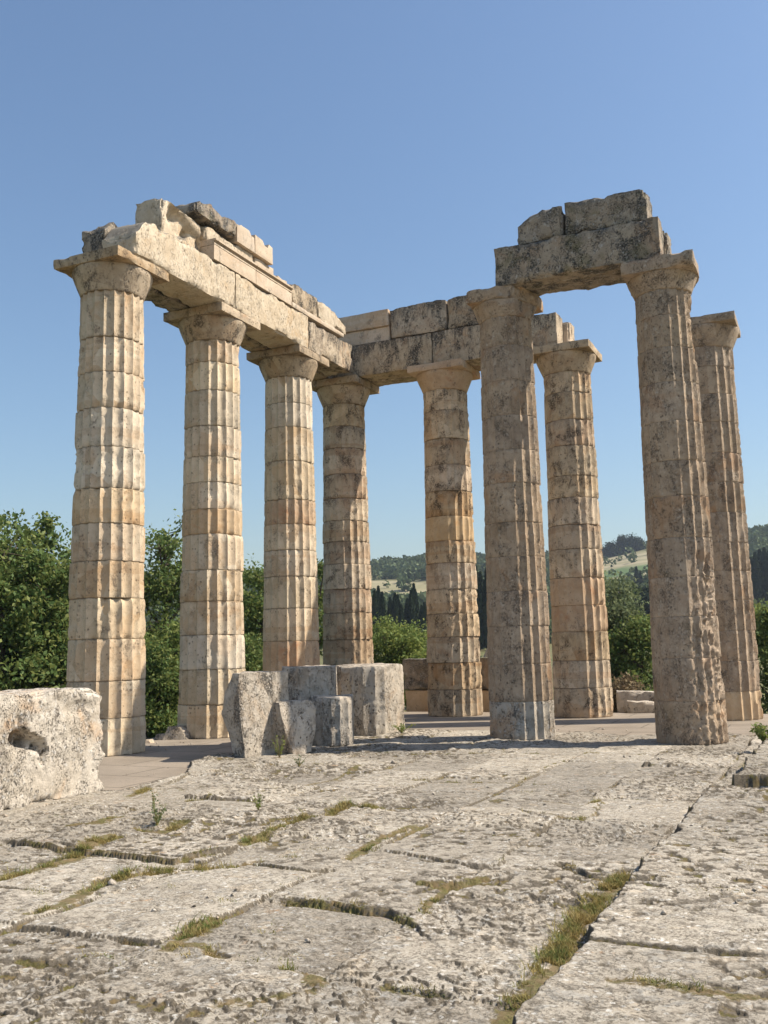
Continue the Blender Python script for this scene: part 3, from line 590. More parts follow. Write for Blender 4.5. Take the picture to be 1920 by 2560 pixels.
# joint lines: points, half width, depth, grass density, lift of the left-hand side
JN = [
 ([(12.02,-21.71),(11.96,-21.32),(11.96,-21.08),(11.99,-20.85),(11.97,-20.38),(11.94,-20.13),(11.90,-19.61),(11.92,-18.90),(11.97,-18.40),(11.99,-17.76),(11.95,-17.15),(11.95,-16.31),(11.96,-15.00),(11.98,-13.64)],.05,.05,0,0),
 ([(11.90,-20.9),(11.88,-20.3),(11.83,-19.7),(11.84,-19.0),(11.90,-18.4)],.10,.05,1.6,0),
 ([(11.93,-22.2),(11.90,-21.4),(11.88,-21.0)],.06,.05,.9,0),
 ([(12.24,-13.2),(12.2,-11.64),(12.15,-9.24)],.03,.05,.15,0),
 ([(11.14,-19.18),(11.47,-19.28),(11.83,-19.30)],.012,.05,0,0),([(11.31,-18.09),(11.43,-18.28),(11.58,-18.45),(11.79,-18.46)],.04,.09,.3,.0),
 ([(9.70,-18.11),(10.09,-18.25),(10.42,-18.39),(10.62,-18.46),(10.79,-18.35),(10.72,-17.98)],.025,.05,.1,.02),([(10.40,-19.14),(10.62,-19.2),(10.82,-18.80)],.06,.07,.8,.02),
 ([(10.30,-10.98),(10.29,-12.26),(9.81,-12.26)],.02,.05,.2,0),([(10.08,-15.39),(10.53,-15.90),(10.97,-16.07),(10.95,-15.46),(10.88,-14.63)],.03,.06,.4,0),
 ([(10.69,-16.30),(10.61,-17.36),(10.67,-17.90)],.015,.04,0,0),([(12.35,-21.25),(12.6,-21.17),(12.8,-21.2)],.035,.06,.45,0),([(12.85,-21.2),(13.04,-21.23),(13.4,-21.2)],.05,.05,.9,0),
 ([(12.06,-18.20),(12.36,-18.27),(12.66,-18.08)],.02,.05,.2,0),([(12.92,-20.13),(13.10,-20.01),(13.5,-19.8)],.02,.05,.2,0),([(10.19,-14.64),(10.70,-14.86),(10.85,-14.26),(11.30,-14.32)],.03,.05,.5,0),
 ([(9.6,-20.0),(10.0,-19.95),(10.43,-20.00),(10.67,-20.11),(10.79,-20.26)],.04,.08,.4,.03),([(10.62,-19.04),(10.66,-19.64),(10.75,-19.95)],.03,.05,.9,0),([(12.43,-16.99),(12.90,-16.72),(13.6,-16.4)],.02,.05,.1,0),
 ([(11.10,-21.44),(11.32,-21.44),(11.46,-21.43)],.03,.05,.4,0),
 ([(6.2,-21.0),(6.80,-20.19),(6.82,-19.80),(6.76,-19.20),(6.52,-18.69),(6.50,-18.32)],.11,.05,1.3,0),([(5.78,-18.94),(6.22,-19.03),(6.89,-19.05),(7.43,-19.09),(7.86,-19.15),(7.92,-18.92),(8.04,-18.66)],.04,.08,.3,.05),
 ([(7.75,-19.86),(8.04,-19.39),(8.28,-19.31),(8.59,-18.91)],.10,.05,1.2,0),([(8.09,-21.30),(8.42,-21.30)],.02,.06,0,.02),([(7.95,-21.03),(8.03,-20.79),(7.93,-20.46),(7.75,-19.86)],.06,.05,.8,0),
 ([(9.52,-21.34),(9.43,-20.99),(9.41,-20.69)],.07,.05,1.1,0),([(9.5,-21.3),(9.68,-21.23),(9.92,-21.35)],.04,.06,.5,.0),([(10.40,-21.40),(10.61,-21.46),(10.74,-21.6)],.05,.06,.8,0),
 ([(8.11,-18.29),(8.06,-17.94),(7.88,-17.03),(8.05,-16.51),(8.01,-15.84),(8.52,-15.86)],.12,.05,1.2,0),([(8.66,-18.98),(9.31,-19.14),(9.48,-18.99)],.02,.06,.25,.02),([(8.16,-18.28),(8.44,-18.07),(8.48,-17.68)],.03,.06,.2,0),
 ([(9.40,-18.53),(9.32,-18.01),(9.30,-17.54),(9.3,-16.9)],.05,.05,.9,0),([(8.3,-22.1),(8.65,-21.97),(8.90,-21.83),(9.13,-21.59),(9.35,-21.61)],.03,.06,.2,0),([(6.39,-17.79),(6.69,-17.77),(6.72,-17.39)],.07,.04,1.0,0),
 ([(4.71,-15.92),(4.49,-15.20)],.05,.04,1.0,0),([(5.50,-17.92),(5.84,-17.82),(5.77,-17.37)],.05,.04,.7,0),([(10.42,-22.13),(10.68,-21.92),(10.76,-21.78)],.03,.05,.4,0),
 ([(4.46,-14.72),(3.94,-13.48),(4.50,-12.57),(4.63,-12.04)],.03,.07,.2,.03),([(5.6,-16.3),(6.2,-15.2),(6.6,-13.6),(6.3,-12.0)],.03,.05,.5,0),([(6.6,-13.6),(8.2,-13.4),(9.8,-13.2)],.02,.05,.35,0),
 ([(5.2,-10.4),(7.5,-9.7),(10.0,-9.4),(12.2,-9.3)],.02,.05,.3,0),([(8.0,-9.6),(7.6,-8.2),(7.7,-7.4)],.02,.04,.2,0),([(9.4,-13.2),(9.3,-11.2),(9.5,-9.5)],.015,.04,.25,0),([(4.3,-9.6),(5.0,-8.6),(5.0,-7.3)],.02,.04,.3,0),
]
EDGE = [(3.2, -30), (3.2, -16), (3.95, -15.55), (4.15, -14.6), (3.9, -13.5), (3.1, -12.3), (2.9, -11.2), (2.9, -9.5), (3.0, -7), (3.1, -5.35)]
CUTS = {0: [-22.9, -21.45, -19.3, -17.9, -16.0, -14.4, -12.3, -10.9, -9.3, -7.6], 1: [-23, -21.4, -20.0, -18.3, -16.6, -15.4, -13.6, -12.2, -10.5, -9.4, -7.8],
        2: [-22.6, -21.3, -19.1, -17.7, -15.9, -14.2, -12.9, -11.3, -9.7, -8.2], 3: [-22, -20.4, -19.0, -17.2, -15.8, -14.0, -12.5, -11.0, -9.5, -8]}
def paving(wx, wy):
    t = (12.0 - wx) / 1.3; k = np.floor(t).astype(int); fx = np.abs(t - np.round(t)) * 1.3
    dy = np.full(wx.shape, 9.0); row = np.zeros(wx.shape, int)
    for kk in np.unique(k):
        m = k == kk; c_ = np.array(sorted(CUTS.get(int(kk), list(np.arange(-40, -4, 1.55) + (int(kk) * 0.61) % 1.5))))
        i_ = np.searchsorted(c_, wy[m]); row[m] = i_
        lo = c_[np.clip(i_ - 1, 0, len(c_) - 1)]; hi = c_[np.clip(i_, 0, len(c_) - 1)]
        dy[m] = np.minimum(np.abs(wy[m] - lo), np.abs(hi - wy[m]))
    with np.errstate(over='ignore'):
        h1 = _hash(k.astype(np.int64) + 500, row.astype(np.int64), 0 * row.astype(np.int64), 91); h2 = _hash(k.astype(np.int64) + 500, row.astype(np.int64) + 50, 0 * row.astype(np.int64), 92)
        h3 = _hash(k.astype(np.int64) + 500, row.astype(np.int64) + 90, 0 * row.astype(np.int64), 93)
    return fx, dy, h1, h2, h3, t - k - 0.5

def floor_h(X, Y, fine=True):
    wx = X + 0.07 * fbm(X * 1.8, Y * 1.8, 0 * X, 301, 3) + 0.03 * fbm(X * 9, Y * 9, 0 * X, 305, 3); wy = Y + 0.07 * fbm(X * 1.8, Y * 1.8, 0 * X, 302, 3) + 0.03 * fbm(X * 9, Y * 9, 0 * X, 306, 3)
    wmod = 0.25 + 1.3 * np.clip(0.5 + 1.3 * fbm(X * 2.3, Y * 2.3, 0 * X, 307, 3), 0, 1); dmod = sstep(-0.16, 0.3, fbm(X * 2.6, Y * 2.6, 0 * X, 308, 3))
    h = 0.05 + 0.03 * fbm(X * 0.55, Y * 0.55, 0 * X, 303, 3)
    # slabs of the paving: own level, tilt, tone and worn edges
    pwx = X + 0.035 * fbm(X * 1.3, Y * 1.3, 0 * X, 331, 3) + 0.022 * fbm(X * 7, Y * 7, 0 * X, 332, 3); pwy = Y + 0.035 * fbm(X * 1.3, Y * 1.3, 0 * X, 333, 3) + 0.022 * fbm(X * 7, Y * 7, 0 * X, 334, 3)
    fx, fy, s1, s2, s3, tx = paving(pwx, pwy)
    jd = np.minimum(fx, fy); jn = 0.15 + 0.85 * sstep(-0.25, 0.2, fbm(X * 1.4, Y * 1.4, 0 * X, 335, 3))
    h = h + 0.014 * s1 + 0.02 * tx * s2 - 0.03 * jn * sstep(0.026, 0.008, jd) - 0.012 * np.exp(-jd / 0.05) * jn
    soil = 0.8 * sstep(0.035, 0.01, jd) * jn; dmin = np.full(X.shape, 9.0)
    for pl, hw, dep, gr, lift in JN:
        xs = [q[0] for q in pl]; ys = [q[1] for q in pl]
        sel = (X > min(xs) - 1.2) & (X < max(xs) + 1.2) & (Y > min(ys) - 1.2) & (Y < max(ys) + 1.2)
        if not sel.any(): continue
        d, sg = seg_dist(wx[sel], wy[sel], pl)
        if lift: h[sel] += 0.6 * lift * np.exp(-d / 0.45) * (sg > 0) - 0.5 * lift * np.exp(-d / 0.3) * (sg <= 0)
        hwm = min(hw, 0.075) * wmod[sel]
        h[sel] -= dep * (0.55 if gr > .6 else 0.5) * dmod[sel] * sstep(hwm * 1.35, hwm * 0.7, d)
        soil[sel] = np.maximum(soil[sel], sstep(min(hw, 0.07) * 2.2 * wmod[sel] + 0.02, hwm * 0.3, d) * min(0.9, 0.3 + gr))
        dmin[sel] = np.minimum(dmin[sel], d)
    # raised courses on the right
    e1 = sstep(-0.015, 0.03, wx - 12.02 + 0.03 * fbm(X * 5, Y * 5, 0 * X, 309, 3)) * sstep(-13.62, -13.67, wy)
    e2 = sstep(-0.01, 0.025, wx - 12.3) * sstep(-13.36, -13.32, wy) * sstep(-8.4, -8.5, wy)
    h = h + np.maximum(0.12 * e1, 0.2 * e2)
    if fine:
        n1 = fbm(X * 2.2, Y * 2.2, 0 * X, 311, 4); n2 = fbm(X * 8, Y * 8, 0 * X, 312, 4); n3 = fbm(X * 26, Y * 26, 0 * X, 313, 3); n4 = fbm(X * 14, Y * 14, 0 * X, 316, 3)
        q = (n1 + 0.3 * n2 + 0.12 * n4) * 4.5; qf = np.floor(q); t = q - qf
        tm = sstep(0.05, 0.3, fbm(X * 0.8, Y * 0.8, 0 * X, 314, 3) + 0.1 + 0.25 * s2)
        h = h + 0.015 * (qf + sstep(0.0, 0.1, t)) * tm
        rgh = sstep(-0.3, 0.4, fbm(X * 0.7, Y * 0.7, 0 * X + 4, 315, 3) + 0.25 * s3)
        pit = sstep(0.14, 0.26, n4 + 0.3 * n3) * (0.12 + 0.88 * rgh); pit2 = sstep(0.27, 0.35, n2 + 0.25 * n4) * rgh; soil = np.maximum(soil, 0.75 * pit2)
        h = h + 0.003 * n2 + 0.003 * n3 * (0.3 + rgh) - 0.008 * pit - 0.018 * pit2
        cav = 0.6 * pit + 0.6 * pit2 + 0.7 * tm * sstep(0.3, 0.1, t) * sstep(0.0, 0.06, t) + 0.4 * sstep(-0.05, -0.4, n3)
    else: cav = np.zeros_like(X)
    # outer edge of the slab floor
    ed, es = seg_dist(wx, wy, EDGE)
    ins = np.where(es < 0, ed, -ed)
    k = sstep(-0.05, 0.0, ins) * sstep(-5.33, -5.38, wy)
    h = h * k + (-0.12) * (1 - k)
    return h, cav, soil, s1

hd = YAW
na, nr = 860, 820
ang = hd + np.linspace(R(-31), R(31), na); rad = 2.2 * (25.0 / 2.2) ** np.linspace(0, 1, nr)
A, RR = np.meshgrid(ang, rad)
X = CAMP[0] + np.sin(A) * RR; Y = CAMP[1] + np.cos(A) * RR
Hh, cav, soil, tone = floor_h(X, Y)
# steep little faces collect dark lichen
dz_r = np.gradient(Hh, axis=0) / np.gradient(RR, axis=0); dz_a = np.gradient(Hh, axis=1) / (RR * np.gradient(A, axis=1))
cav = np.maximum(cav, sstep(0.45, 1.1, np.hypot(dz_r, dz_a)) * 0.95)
F = grid_faces(nr, na)
V = np.stack([X, Y, Hh], -1).reshape(-1, 3)
fz = Hh.ravel()[F].max(1); F = F[fz > -0.1][:, ::-1]
us = np.unique(F); rm = -np.ones(len(V), np.int64); rm[us] = np.arange(len(us))
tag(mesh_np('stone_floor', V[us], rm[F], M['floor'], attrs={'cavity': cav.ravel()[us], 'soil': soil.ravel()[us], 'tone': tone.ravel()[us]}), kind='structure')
# rest of the slab floor outside the finely modelled part
gx, gy = np.meshgrid(np.linspace(2.6, 24, 140), np.linspace(-36, -5.3, 200))
h2, c2, s2, t2 = floor_h(gx, gy, False)
h2 = h2 - 0.07
tag(mesh_np('stone_floor_base', np.stack([gx, gy, h2], -1).reshape(-1, 3), grid_faces(200, 140), M['floor'], attrs={'cavity': c2.ravel(), 'soil': s2.ravel(), 'tone': t2.ravel()}), kind='structure')

# grey platform paving with its edge
Vp, Fp = block_mesh(26, 43, -0.9, 0.0, 331, rough=0.004, chip=0.03, cell=0.5)
tag(mesh_np('pavement', Vp + np.array([-1.25, -41.6, 0]), Fp, M['pave'], None, True, 40), kind='structure')
# low step beyond the far row
V, F = block_mesh(26, 1.3, -0.9, -0.12, 332, rough=0.004, chip=0.03, cell=0.4)
tag(mesh_np('temple_step', V + np.array([-1.25, 1.41, 0]), F, M['pave'], None, True, 40), kind='structure')

# ------------------------------------------------------------------ fallen blocks
FLZ = 0.04
block('hollowed_block', (3.97, -19.2), (0, 1), (-1, 0), M['rock_warm'], 'big squared block with a hollow in its lichened face, far left', 'stone block', None,
      L=3.62, D=1.0, zb=FLZ, zt=[(0, 1.48), (3.2, 1.52), (3.45, 1.5), (3.62, 1.42)], seed=401, rough=0.03, chip=0.14, cell=0.03,
      dents=[(1.97, 0.95, 0.20, 0.12, 0.2), (2.14, 0.89, 0.2, 0.11, 0.24), (2.32, 0.82, 0.16, 0.10, 0.2), (2.43, 0.72, 0.09, 0.12, 0.14), (2.42, 0.62, 0.06, 0.09, 0.08), (1.98, 1.14, 0.07, 0.10, 0.05), (3.1, 1.25, 0.3, 0.1, 0.03), (1.3, 0.3, 0.4, 0.05, 0.03)])
ra, fa = np.array([cy, -sy]), np.array([sy, cy])
def loc2(o, a, b_): return o[0] + ra[0] * a + fa[0] * b_, o[1] + ra[1] * a + fa[1] * b_
def rock(name, o, z, levels, label, seed, mat='rock', amp=0.04, group='fallen blocks heaped on the floor edge', cell=0.06):
    pts = []
    for h_, pl in levels:
        for a, b_ in pl:
            q = ra * a + fa * b_; pts.append((q[0], q[1], h_))
    V, F = hull_mesh(pts, seed, amp, cell)
    ob = mesh_np(name, V, F, M[mat], None, True, 42, (o[0], o[1], z))
    return tag(ob, label, 'boulder', group, 'thing')
rock('boulder', (3.67, -11.47), FLZ, [(1.54, [(-.24, .22), (-.1, .04), (.74, .8), (.5, 1.3), (-.15, 1.0)]), (0.78, [(-.5, .42), (-.08, 0), (.74, .82), (.5, 1.35), (-.38, 1.0)]),
     (1.2, [(-.42, .38), (-.12, .02)]), (0, [(-.2, .22), (.02, .0), (.55, .62), (.5, 1.1), (-.15, .9)])], 'tallest angular boulder at the near end of the block heap', 411, amp=0.035)
rock('boulder', (4.24, -10.87), FLZ, [(.98, [(-.26, .2), (-.17, .1), (.4, .62), (.3, .9), (-.2, .7)]), (.82, [(-.5, .36), (-.14, .0), (.5, .64), (.42, 1.0), (-.42, .8)]),
     (.42, [(-.53, .32), (-.04, -.02), (.48, .58), (.42, .95), (-.45, .75)]), (0, [(-.3, .27), (.1, .05), (.4, .5), (.36, .85), (-.3, .65)])], 'small pointed boulder leaning in front of the tallest boulder', 412, amp=0.035)
def fragment(o, R_, h_, clamp, label, seed, wear=0.5):
    cl = [(ra[0] * a + fa[0] * b_, ra[1] * a + fa[1] * b_, d_) for a, b_, d_ in clamp]
    V, F = drum_mesh(0, h_, R_, R_ * .985, h_, seed, wear, 0.7, (0, 0), None, (seed % 10) / 10, cl, 0.008, 8)
    f_ = fbm(V[:, 0] * 3, V[:, 1] * 3, V[:, 2] * 0, seed + 3, 3)
    top = V[:, 2] > h_ * 0.9
    V[:, 2] += top * 0.06 * f_
    ob = mesh_np('drum_fragment', V, F, M['rock'], None, True, 38, (o[0], o[1], FLZ))
    return tag(ob, label, 'column drum', 'fallen blocks heaped on the floor edge', 'thing')
fragment(loc2((4.34, -6.8), -.39, .78), .88, 1.55, [(.85, -.527, .74)], 'half drum with a bright flat sunlit side at the far end of the block heap', 421, 0.4)
fragment((4.04, -8.66), .58, 0.97, [(1, 0, .40), (-1, 0, .43), (0, 1, .45)], 'short broken drum with one lit flute edge in front of the half drum', 423, 0.6)
fragment((3.19, -8.15), .72, 1.58, [(-1, 0, .56), (1, 0, .58)], 'grey fluted drum piece standing behind the two boulders', 426, 0.5)
# wall of two courses beyond the far row
block('low_wall_block', (0.85, 2.15), (1, 0), (0, 1), M['arch_old'], 'upper block of the low wall behind the far columns, its face broken away', 'stone block', 'blocks of the low wall', L=4.6, D=0.9, zb=0.622, zt=1.6, seed=431, rough=0.02, chip=0.08,
      dents=[(0.9, 1.05, 0.55, 0.35, 0.1), (1.6, 1.0, 0.5, 0.3, 0.08)])
block('low_wall_block', (0.9, 2.2), (1, 0), (0, 1), Mor, 'rusty lower course of the low wall behind the far columns', 'stone block', 'blocks of the low wall', L=4.5, D=0.85, zb=-0.13, zt=0.6, seed=432, rough=0.012, chip=0.04)
rock('boulder', (3.75, 2.75), 1.6, [(0.42, [(-.1, 0), (.2, .05), (.15, .3), (-.1, .3)]), (0, [(-.3, 0), (.25, 0), (.25, .4), (-.3, .4)])], 'pale stone lying on top of the low wall', 433, amp=0.02, group=None)
def slabs():
    for k, (x, y, L, h, rz, lab) in enumerate(((8.05, 1.75, 1.15, .42, 12, 'front grey slab of the stack beyond the platform edge'), (8.75, 2.4, 1.3, .52, 8, 'second grey slab of the stack beyond the platform edge, behind the front one'),
                                       (7.55, 2.7, 1.9, .66, 10, 'rearmost long grey slab of the stack beyond the platform edge'), (9.6, 3.1, 1.2, .5, 5, 'pale slab at the end of the stack, next to the eroded column'))):
        U = (math.cos(R(rz)), math.sin(R(rz)))
        block('fallen_slab', (x, y), U, (-U[1], U[0]), M['rock'], lab, 'stone block', 'fallen slabs beyond the platform', L=L, D=.55, zb=-0.14, zt=[(0, h - .12), (L * .5, h - .14), (L, h - .2)], seed=440 + k, rough=0.02, chip=0.12, cell=0.08)
slabs()
for k, (px, dd, az, sz, lab) in enumerate(((0, 22.6, -38.5, .3, 'small grey stone at the foot of the trees'), (0, 23.3, -37.7, .38, 'small squared stone at the foot of the trees'), (0, 23.2, -36.9, .6, 'tilted pale slab piece by the foot of the second column'))):
    o = (CAMP[0] + math.sin(R(az)) * dd, CAMP[1] + math.cos(R(az)) * dd)
    rock('rubble_stone', o, -0.15, [(sz * .75, [(-.3 * sz, .1), (.2 * sz, .05), (.3 * sz, .3)]), (sz * .45, [(.55 * sz, .15)]), (0, [(-.6 * sz, 0), (.6 * sz, 0), (.5 * sz, .4), (-.5 * sz, .4)])], lab, 450 + k, amp=0.015, group='stones at the foot of the trees')

# ------------------------------------------------------------------ terrain
RIDGE_AZ = [-180, -75, -60, -48, -40, -36, -32, -28, -25.6, -22, -19, -14, -12, -9.6, -6, -3.8, -2, 6, 20, 60, 120, 180]
RIDGE_EL = [1.0, 3.0, 3.6, 4.0, 4.1, 4.25, 4.0, 4.5, 4.75, 4.95, 4.9, 4.7, 4.75, 5.2, 5.4, 5.6, 5.8, 5.4, 4.0, 2.0, 1.0, 1.0]
def terr(X, Y):
    dx, dy = X - CAMP[0], Y - CAMP[1]
    d = np.hypot(dx, dy); az = np.degrees(np.arctan2(dx, dy))
    el = np.interp(az, RIDGE_AZ, RIDGE_EL)
    Hr = np.tan(np.radians(el)) * 650
    s_ = np.clip((d - 110) / 540, 0, 1); s_ = s_ * s_ * (1.7 - 0.7 * s_)
    back = sstep(650, 1500, d)
    z = -0.75 + (Hr + 2.7) * s_ * (1 - 0.55 * back)
    z = z + sstep(150, 400, d) * (6 * fbm(X / 120, Y / 120, 0 * X, 501, 3) + 2.0 * fbm(X / 35, Y / 35, 0 * X, 502, 3)) * (1 - 0.7 * sstep(480, 620, d))
    z = z + 0.12 * fbm(X / 5, Y / 5, 0 * X, 503, 3) * sstep(20, 60, d)
    return z, d, az
azs = np.radians(np.concatenate([np.arange(-180, -60, 3), np.arange(-60, 10, 0.35), np.arange(10, 180, 3)]))
rds = np.concatenate([[0.5], 6 * (6000 / 6) ** np.linspace(0, 1, 240)])
A, RR = np.meshgrid(azs, rds)
X = CAMP[0] + np.sin(A) * RR; Y = CAMP[1] + np.cos(A) * RR
Z, d, az = terr(X, Y)
el = np.degrees(np.arctan2(Z - CAMP[2], d))
wob = 0.25 * fbm(X / 40, Y / 40, 0 * X, 511, 3)
fld = sstep(-26.9, -26.4, az + wob) * sstep(-18.6, -19.2, az) * sstep(2.55, 2.75, el + wob) * sstep(3.95, 3.75, el + wob + 0.04 * (az + 24)) * (d < 640)
f2 = sstep(-13.2, -12.8, az + wob) * sstep(-8.0, -8.4, az) * sstep(2.9, 3.1, el + wob * .5) * sstep(5.0, 4.85, el - 0.12 * (az + 11)) * (d < 645)
mead = f2 * sstep(3.65, 3.75, el - 0.12 * (az + 11)) * sstep(4.25, 4.15, el - 0.12 * (az + 11))
fld = np.maximum(fld, f2)
tag(mesh_np('ground', np.stack([X, Y, Z], -1).reshape(-1, 3), grid_faces(len(rds), len(azs), True)[:, ::-1], M['ground'], attrs={'field': fld.ravel(), 'meadow': mead.ravel()}), kind='structure')

# ------------------------------------------------------------------ vegetation
def leaf_quads(C, size, rng, droop=0.0, aspect=0.55, normals=None):
    """rhombic leaves at centres C"""
    n = len(C)
    d = rng.normal(size=(n, 3)); d[:, 2] -= droop; d /= np.linalg.norm(d, axis=1)[:, None]
    e = rng.normal(size=(n, 3)); e -= (e * d).sum(1)[:, None] * d; e /= np.linalg.norm(e, axis=1)[:, None]
    s_ = size * rng.uniform(0.6, 1.3, n)[:, None]
    V = np.stack([C - d * s_ * .5, C + e * s_ * aspect * .5, C + d * s_ * .5, C - e * s_ * aspect * .5], 1).reshape(-1, 3)
    return V, np.arange(4 * n).reshape(-1, 4)

def tubes(paths, nseg=6):
    Vs, Fs, off = [], [], 0
    for pts, rs in paths:
        pts = np.asarray(pts, float); k = len(pts)
        tg = np.gradient(pts, axis=0); tg /= np.linalg.norm(tg, axis=1)[:, None] + 1e-9
        ref = np.array([1, 0.3, 0.1]); a = np.cross(tg, ref); a /= np.linalg.norm(a, axis=1)[:, None] + 1e-9; b_ = np.cross(tg, a)
        th_ = np.arange(nseg) / nseg * 2 * np.pi
        V = pts[:, None] + np.asarray(rs)[:, None, None] * (np.cos(th_)[None, :, None] * a[:, None] + np.sin(th_)[None, :, None] * b_[:, None])
        Vs.append(V.reshape(-1, 3)); Fs.append(grid_faces(k, nseg, True, off)); off += k * nseg
    return np.vstack(Vs), np.vstack(Fs)

def make_tree(seed, H, Rad, base=0.25, nclump=120, leaves=70, size=0.17, clump=0.42, lean=0.0, shape=0.0, nlimb=9):
    """returns trunk (V,F) and crown (V,F): limbs reach the clumps, leaves fill the clumps"""
    rng = np.random.default_rng(seed)
    # clump centres: uneven crown built from several lobes
    lobes = []
    for i in range(nlimb):
        a = i * 2.4 + rng.uniform(-.5, .5); t = rng.uniform(0, 1)
        zz = H * (base + (1 - base) * (0.12 + 0.78 * (i + 0.5) / nlimb)) + rng.uniform(-.05, .05) * H
        prof = math.sqrt(max(0.05, 1 - ((zz / H - (base + 1) / 2 + .08) / ((1 - base) / 2 + .12)) ** 2))
        rr_ = Rad * prof * rng.uniform(.35, .72)
        lobes.append((np.array([math.cos(a) * rr_ + lean * zz, math.sin(a) * rr_, zz]), Rad * rng.uniform(.32, .5)))
    C = []
    for i in range(nclump):
        c_, r_ = lobes[rng.integers(len(lobes))]
        v = rng.normal(size=3); v /= np.linalg.norm(v); v *= r_ * rng.uniform(.25, 1.0) ** 0.5
        v[2] *= 0.85; C.append(c_ + v)
    C = np.array(C); C[:, 2] = np.clip(C[:, 2], 0.12, H)
    paths = []
    tr = [np.array([lean * z_ + 0.06 * math.sin(z_ * 1.7 + seed), 0.06 * math.cos(z_ * 1.3 + seed), z_]) for z_ in np.linspace(-.3, H * .82, 9)]
    r0 = 0.022 * H + 0.02
    paths.append((tr, np.linspace(r0, r0 * .18, 9)))
    for c_, r_ in lobes:
        z0 = max(0.1 * H, c_[2] - np.hypot(c_[0], c_[1]) * rng.uniform(.7, 1.3)); k = np.interp(z0, np.linspace(-.3, H * .82, 9), range(9)); p0 = tr[int(min(7, k))] + (tr[min(8, int(k) + 1)] - tr[int(min(7, k))]) * (k % 1)
        ts = np.linspace(0, 1, 6)[:, None]; mid_ = (p0 + c_) / 2 + np.array([0, 0, -.12 * H * .3]) + rng.normal(size=3) * .05 * H * .3
        pp = (1 - ts) ** 2 * p0 + 2 * ts * (1 - ts) * mid_ + ts ** 2 * c_
        paths.append((pp, np.linspace(r0 * .45, r0 * .08, 6)))
        near = C[np.argsort(((C - c_) ** 2).sum(1))[:7]]
        for q in near: paths.append(([c_, (c_ + q) / 2 + rng.normal(size=3) * .05, q], [r0 * .12, r0 * .08, r0 * .04]))
    Vt, Ft = tubes(paths)
    L = (C[:, None] + rng.normal(size=(len(C), leaves, 3)) * clump * rng.uniform(.5, 1, (len(C), 1, 1)) * np.array([1, 1, .75])).reshape(-1, 3)
    L = L[L[:, 2] > 0.02]
    Vl, Fl = leaf_quads(L, size, rng)
    return (Vt, Ft), (Vl, Fl)

def at(az, dist): return CAMP[0] + math.sin(R(az)) * dist, CAMP[1] + math.cos(R(az)) * dist
def gz(x, y): return float(terr(np.array([x]), np.array([y]))[0][0])
def plant_tree(name, az, dist, ztop, Rad, mat, label, cat, seed, group='trees and bushes around the platform', rz=0.0, z0=None, **kw):
    x, y = at(az, dist); z = gz(x, y) if z0 is None else z0
    (Vt, Ft), (Vl, Fl) = make_tree(seed, ztop - z, Rad, **kw)
    root = empty(name, (x, y, z)); root.rotation_euler.z = rz
    tag(root, label, cat, group, 'thing')
    mesh_np('trunk' if cat == 'tree' else 'stems', Vt, Ft, M['bark'], root)
    mesh_np('crown' if cat == 'tree' else 'foliage', Vl, Fl, M[mat], root, False)
    return root
plant_tree('leafy_tree', -46.2, 37, 7.0, 3.0, 'leaf', 'big dense green tree at the left edge of the view', 'tree', 601, base=.03, nclump=230, leaves=120, size=.2, clump=.34, nlimb=20)
plant_tree('leafy_tree', -43.6, 38, 5.7, 2.4, 'leaf', 'lower bushy green tree touching the outline of the first column', 'tree', 602, base=.03, nclump=180, leaves=120, size=.19, clump=.34, nlimb=16)
plant_tree('leafy_tree', -42.6, 46, 6.6, 1.9, 'leaf_grey', 'thin crowned tree showing behind the first column', 'tree', 603, base=.25, nclump=120, leaves=60, size=.2, clump=.4)
plant_tree('leafy_tree', -49.5, 40, 6.6, 3.0, 'leaf', 'bushy green tree just outside the left edge', 'tree', 604, base=.03, nclump=240, leaves=70, size=.2, clump=.45, nlimb=15)
plant_tree('slender_tree', -37.5, 40, 7.4, 1.75, 'leaf', 'airy tree with a visible dark trunk between the first two columns', 'tree', 605, base=.3, nclump=120, leaves=62, size=.17, clump=.36, nlimb=12)
plant_tree('leafy_bush', -38.5, 33.5, 2.2, 1.3, 'leaf', 'dark bush low between the first two columns', 'bush', 606, base=.0, nclump=110, leaves=75, size=.15, clump=.3)
plant_tree('leafy_bush', -37.0, 34.5, 2.9, 1.2, 'leaf_pale', 'fresh green bush beside the second column', 'bush', 607, base=.0, nclump=100, leaves=75, size=.15, clump=.3)
plant_tree('slender_tree', -31.9, 41, 5.9, 1.35, 'leaf', 'airy tree half hidden by the third column', 'tree', 608, base=.22, nclump=100, leaves=65, size=.17, clump=.36, nlimb=11)
plant_tree('leafy_bush', -33.2, 36, 2.6, 1.3, 'leaf', 'dark bush between the second and third columns', 'bush', 609, base=.0, nclump=110, leaves=75, size=.16, clump=.3)
plant_tree('slender_tree', -28.9, 42, 5.9, 1.0, 'leaf', 'narrow tree peeping out behind the corner column', 'tree', 610, base=.15, nclump=70, leaves=60, size=.17, clump=.33)
plant_tree('leafy_bush', -24.0, 41, 3.25, 1.55, 'leaf_pale', 'round fresh green bush between the corner column and the next', 'bush', 611, base=.0, nclump=160, leaves=80, size=.15, clump=.28, nlimb=13)
plant_tree('leafy_bush', -26.0, 42, 2.3, 1.0, 'leaf', 'small dark bush left of the round fresh green bush', 'bush', 617, base=.0, nclump=80, leaves=70, size=.15, clump=.28)
plant_tree('leafy_tree', -11.9, 38, 4.7, 1.5, 'leaf_grey', 'grey green tree right of the far architrave end column', 'tree', 612, base=.08, nclump=170, leaves=70, size=.15, clump=.3, nlimb=13)
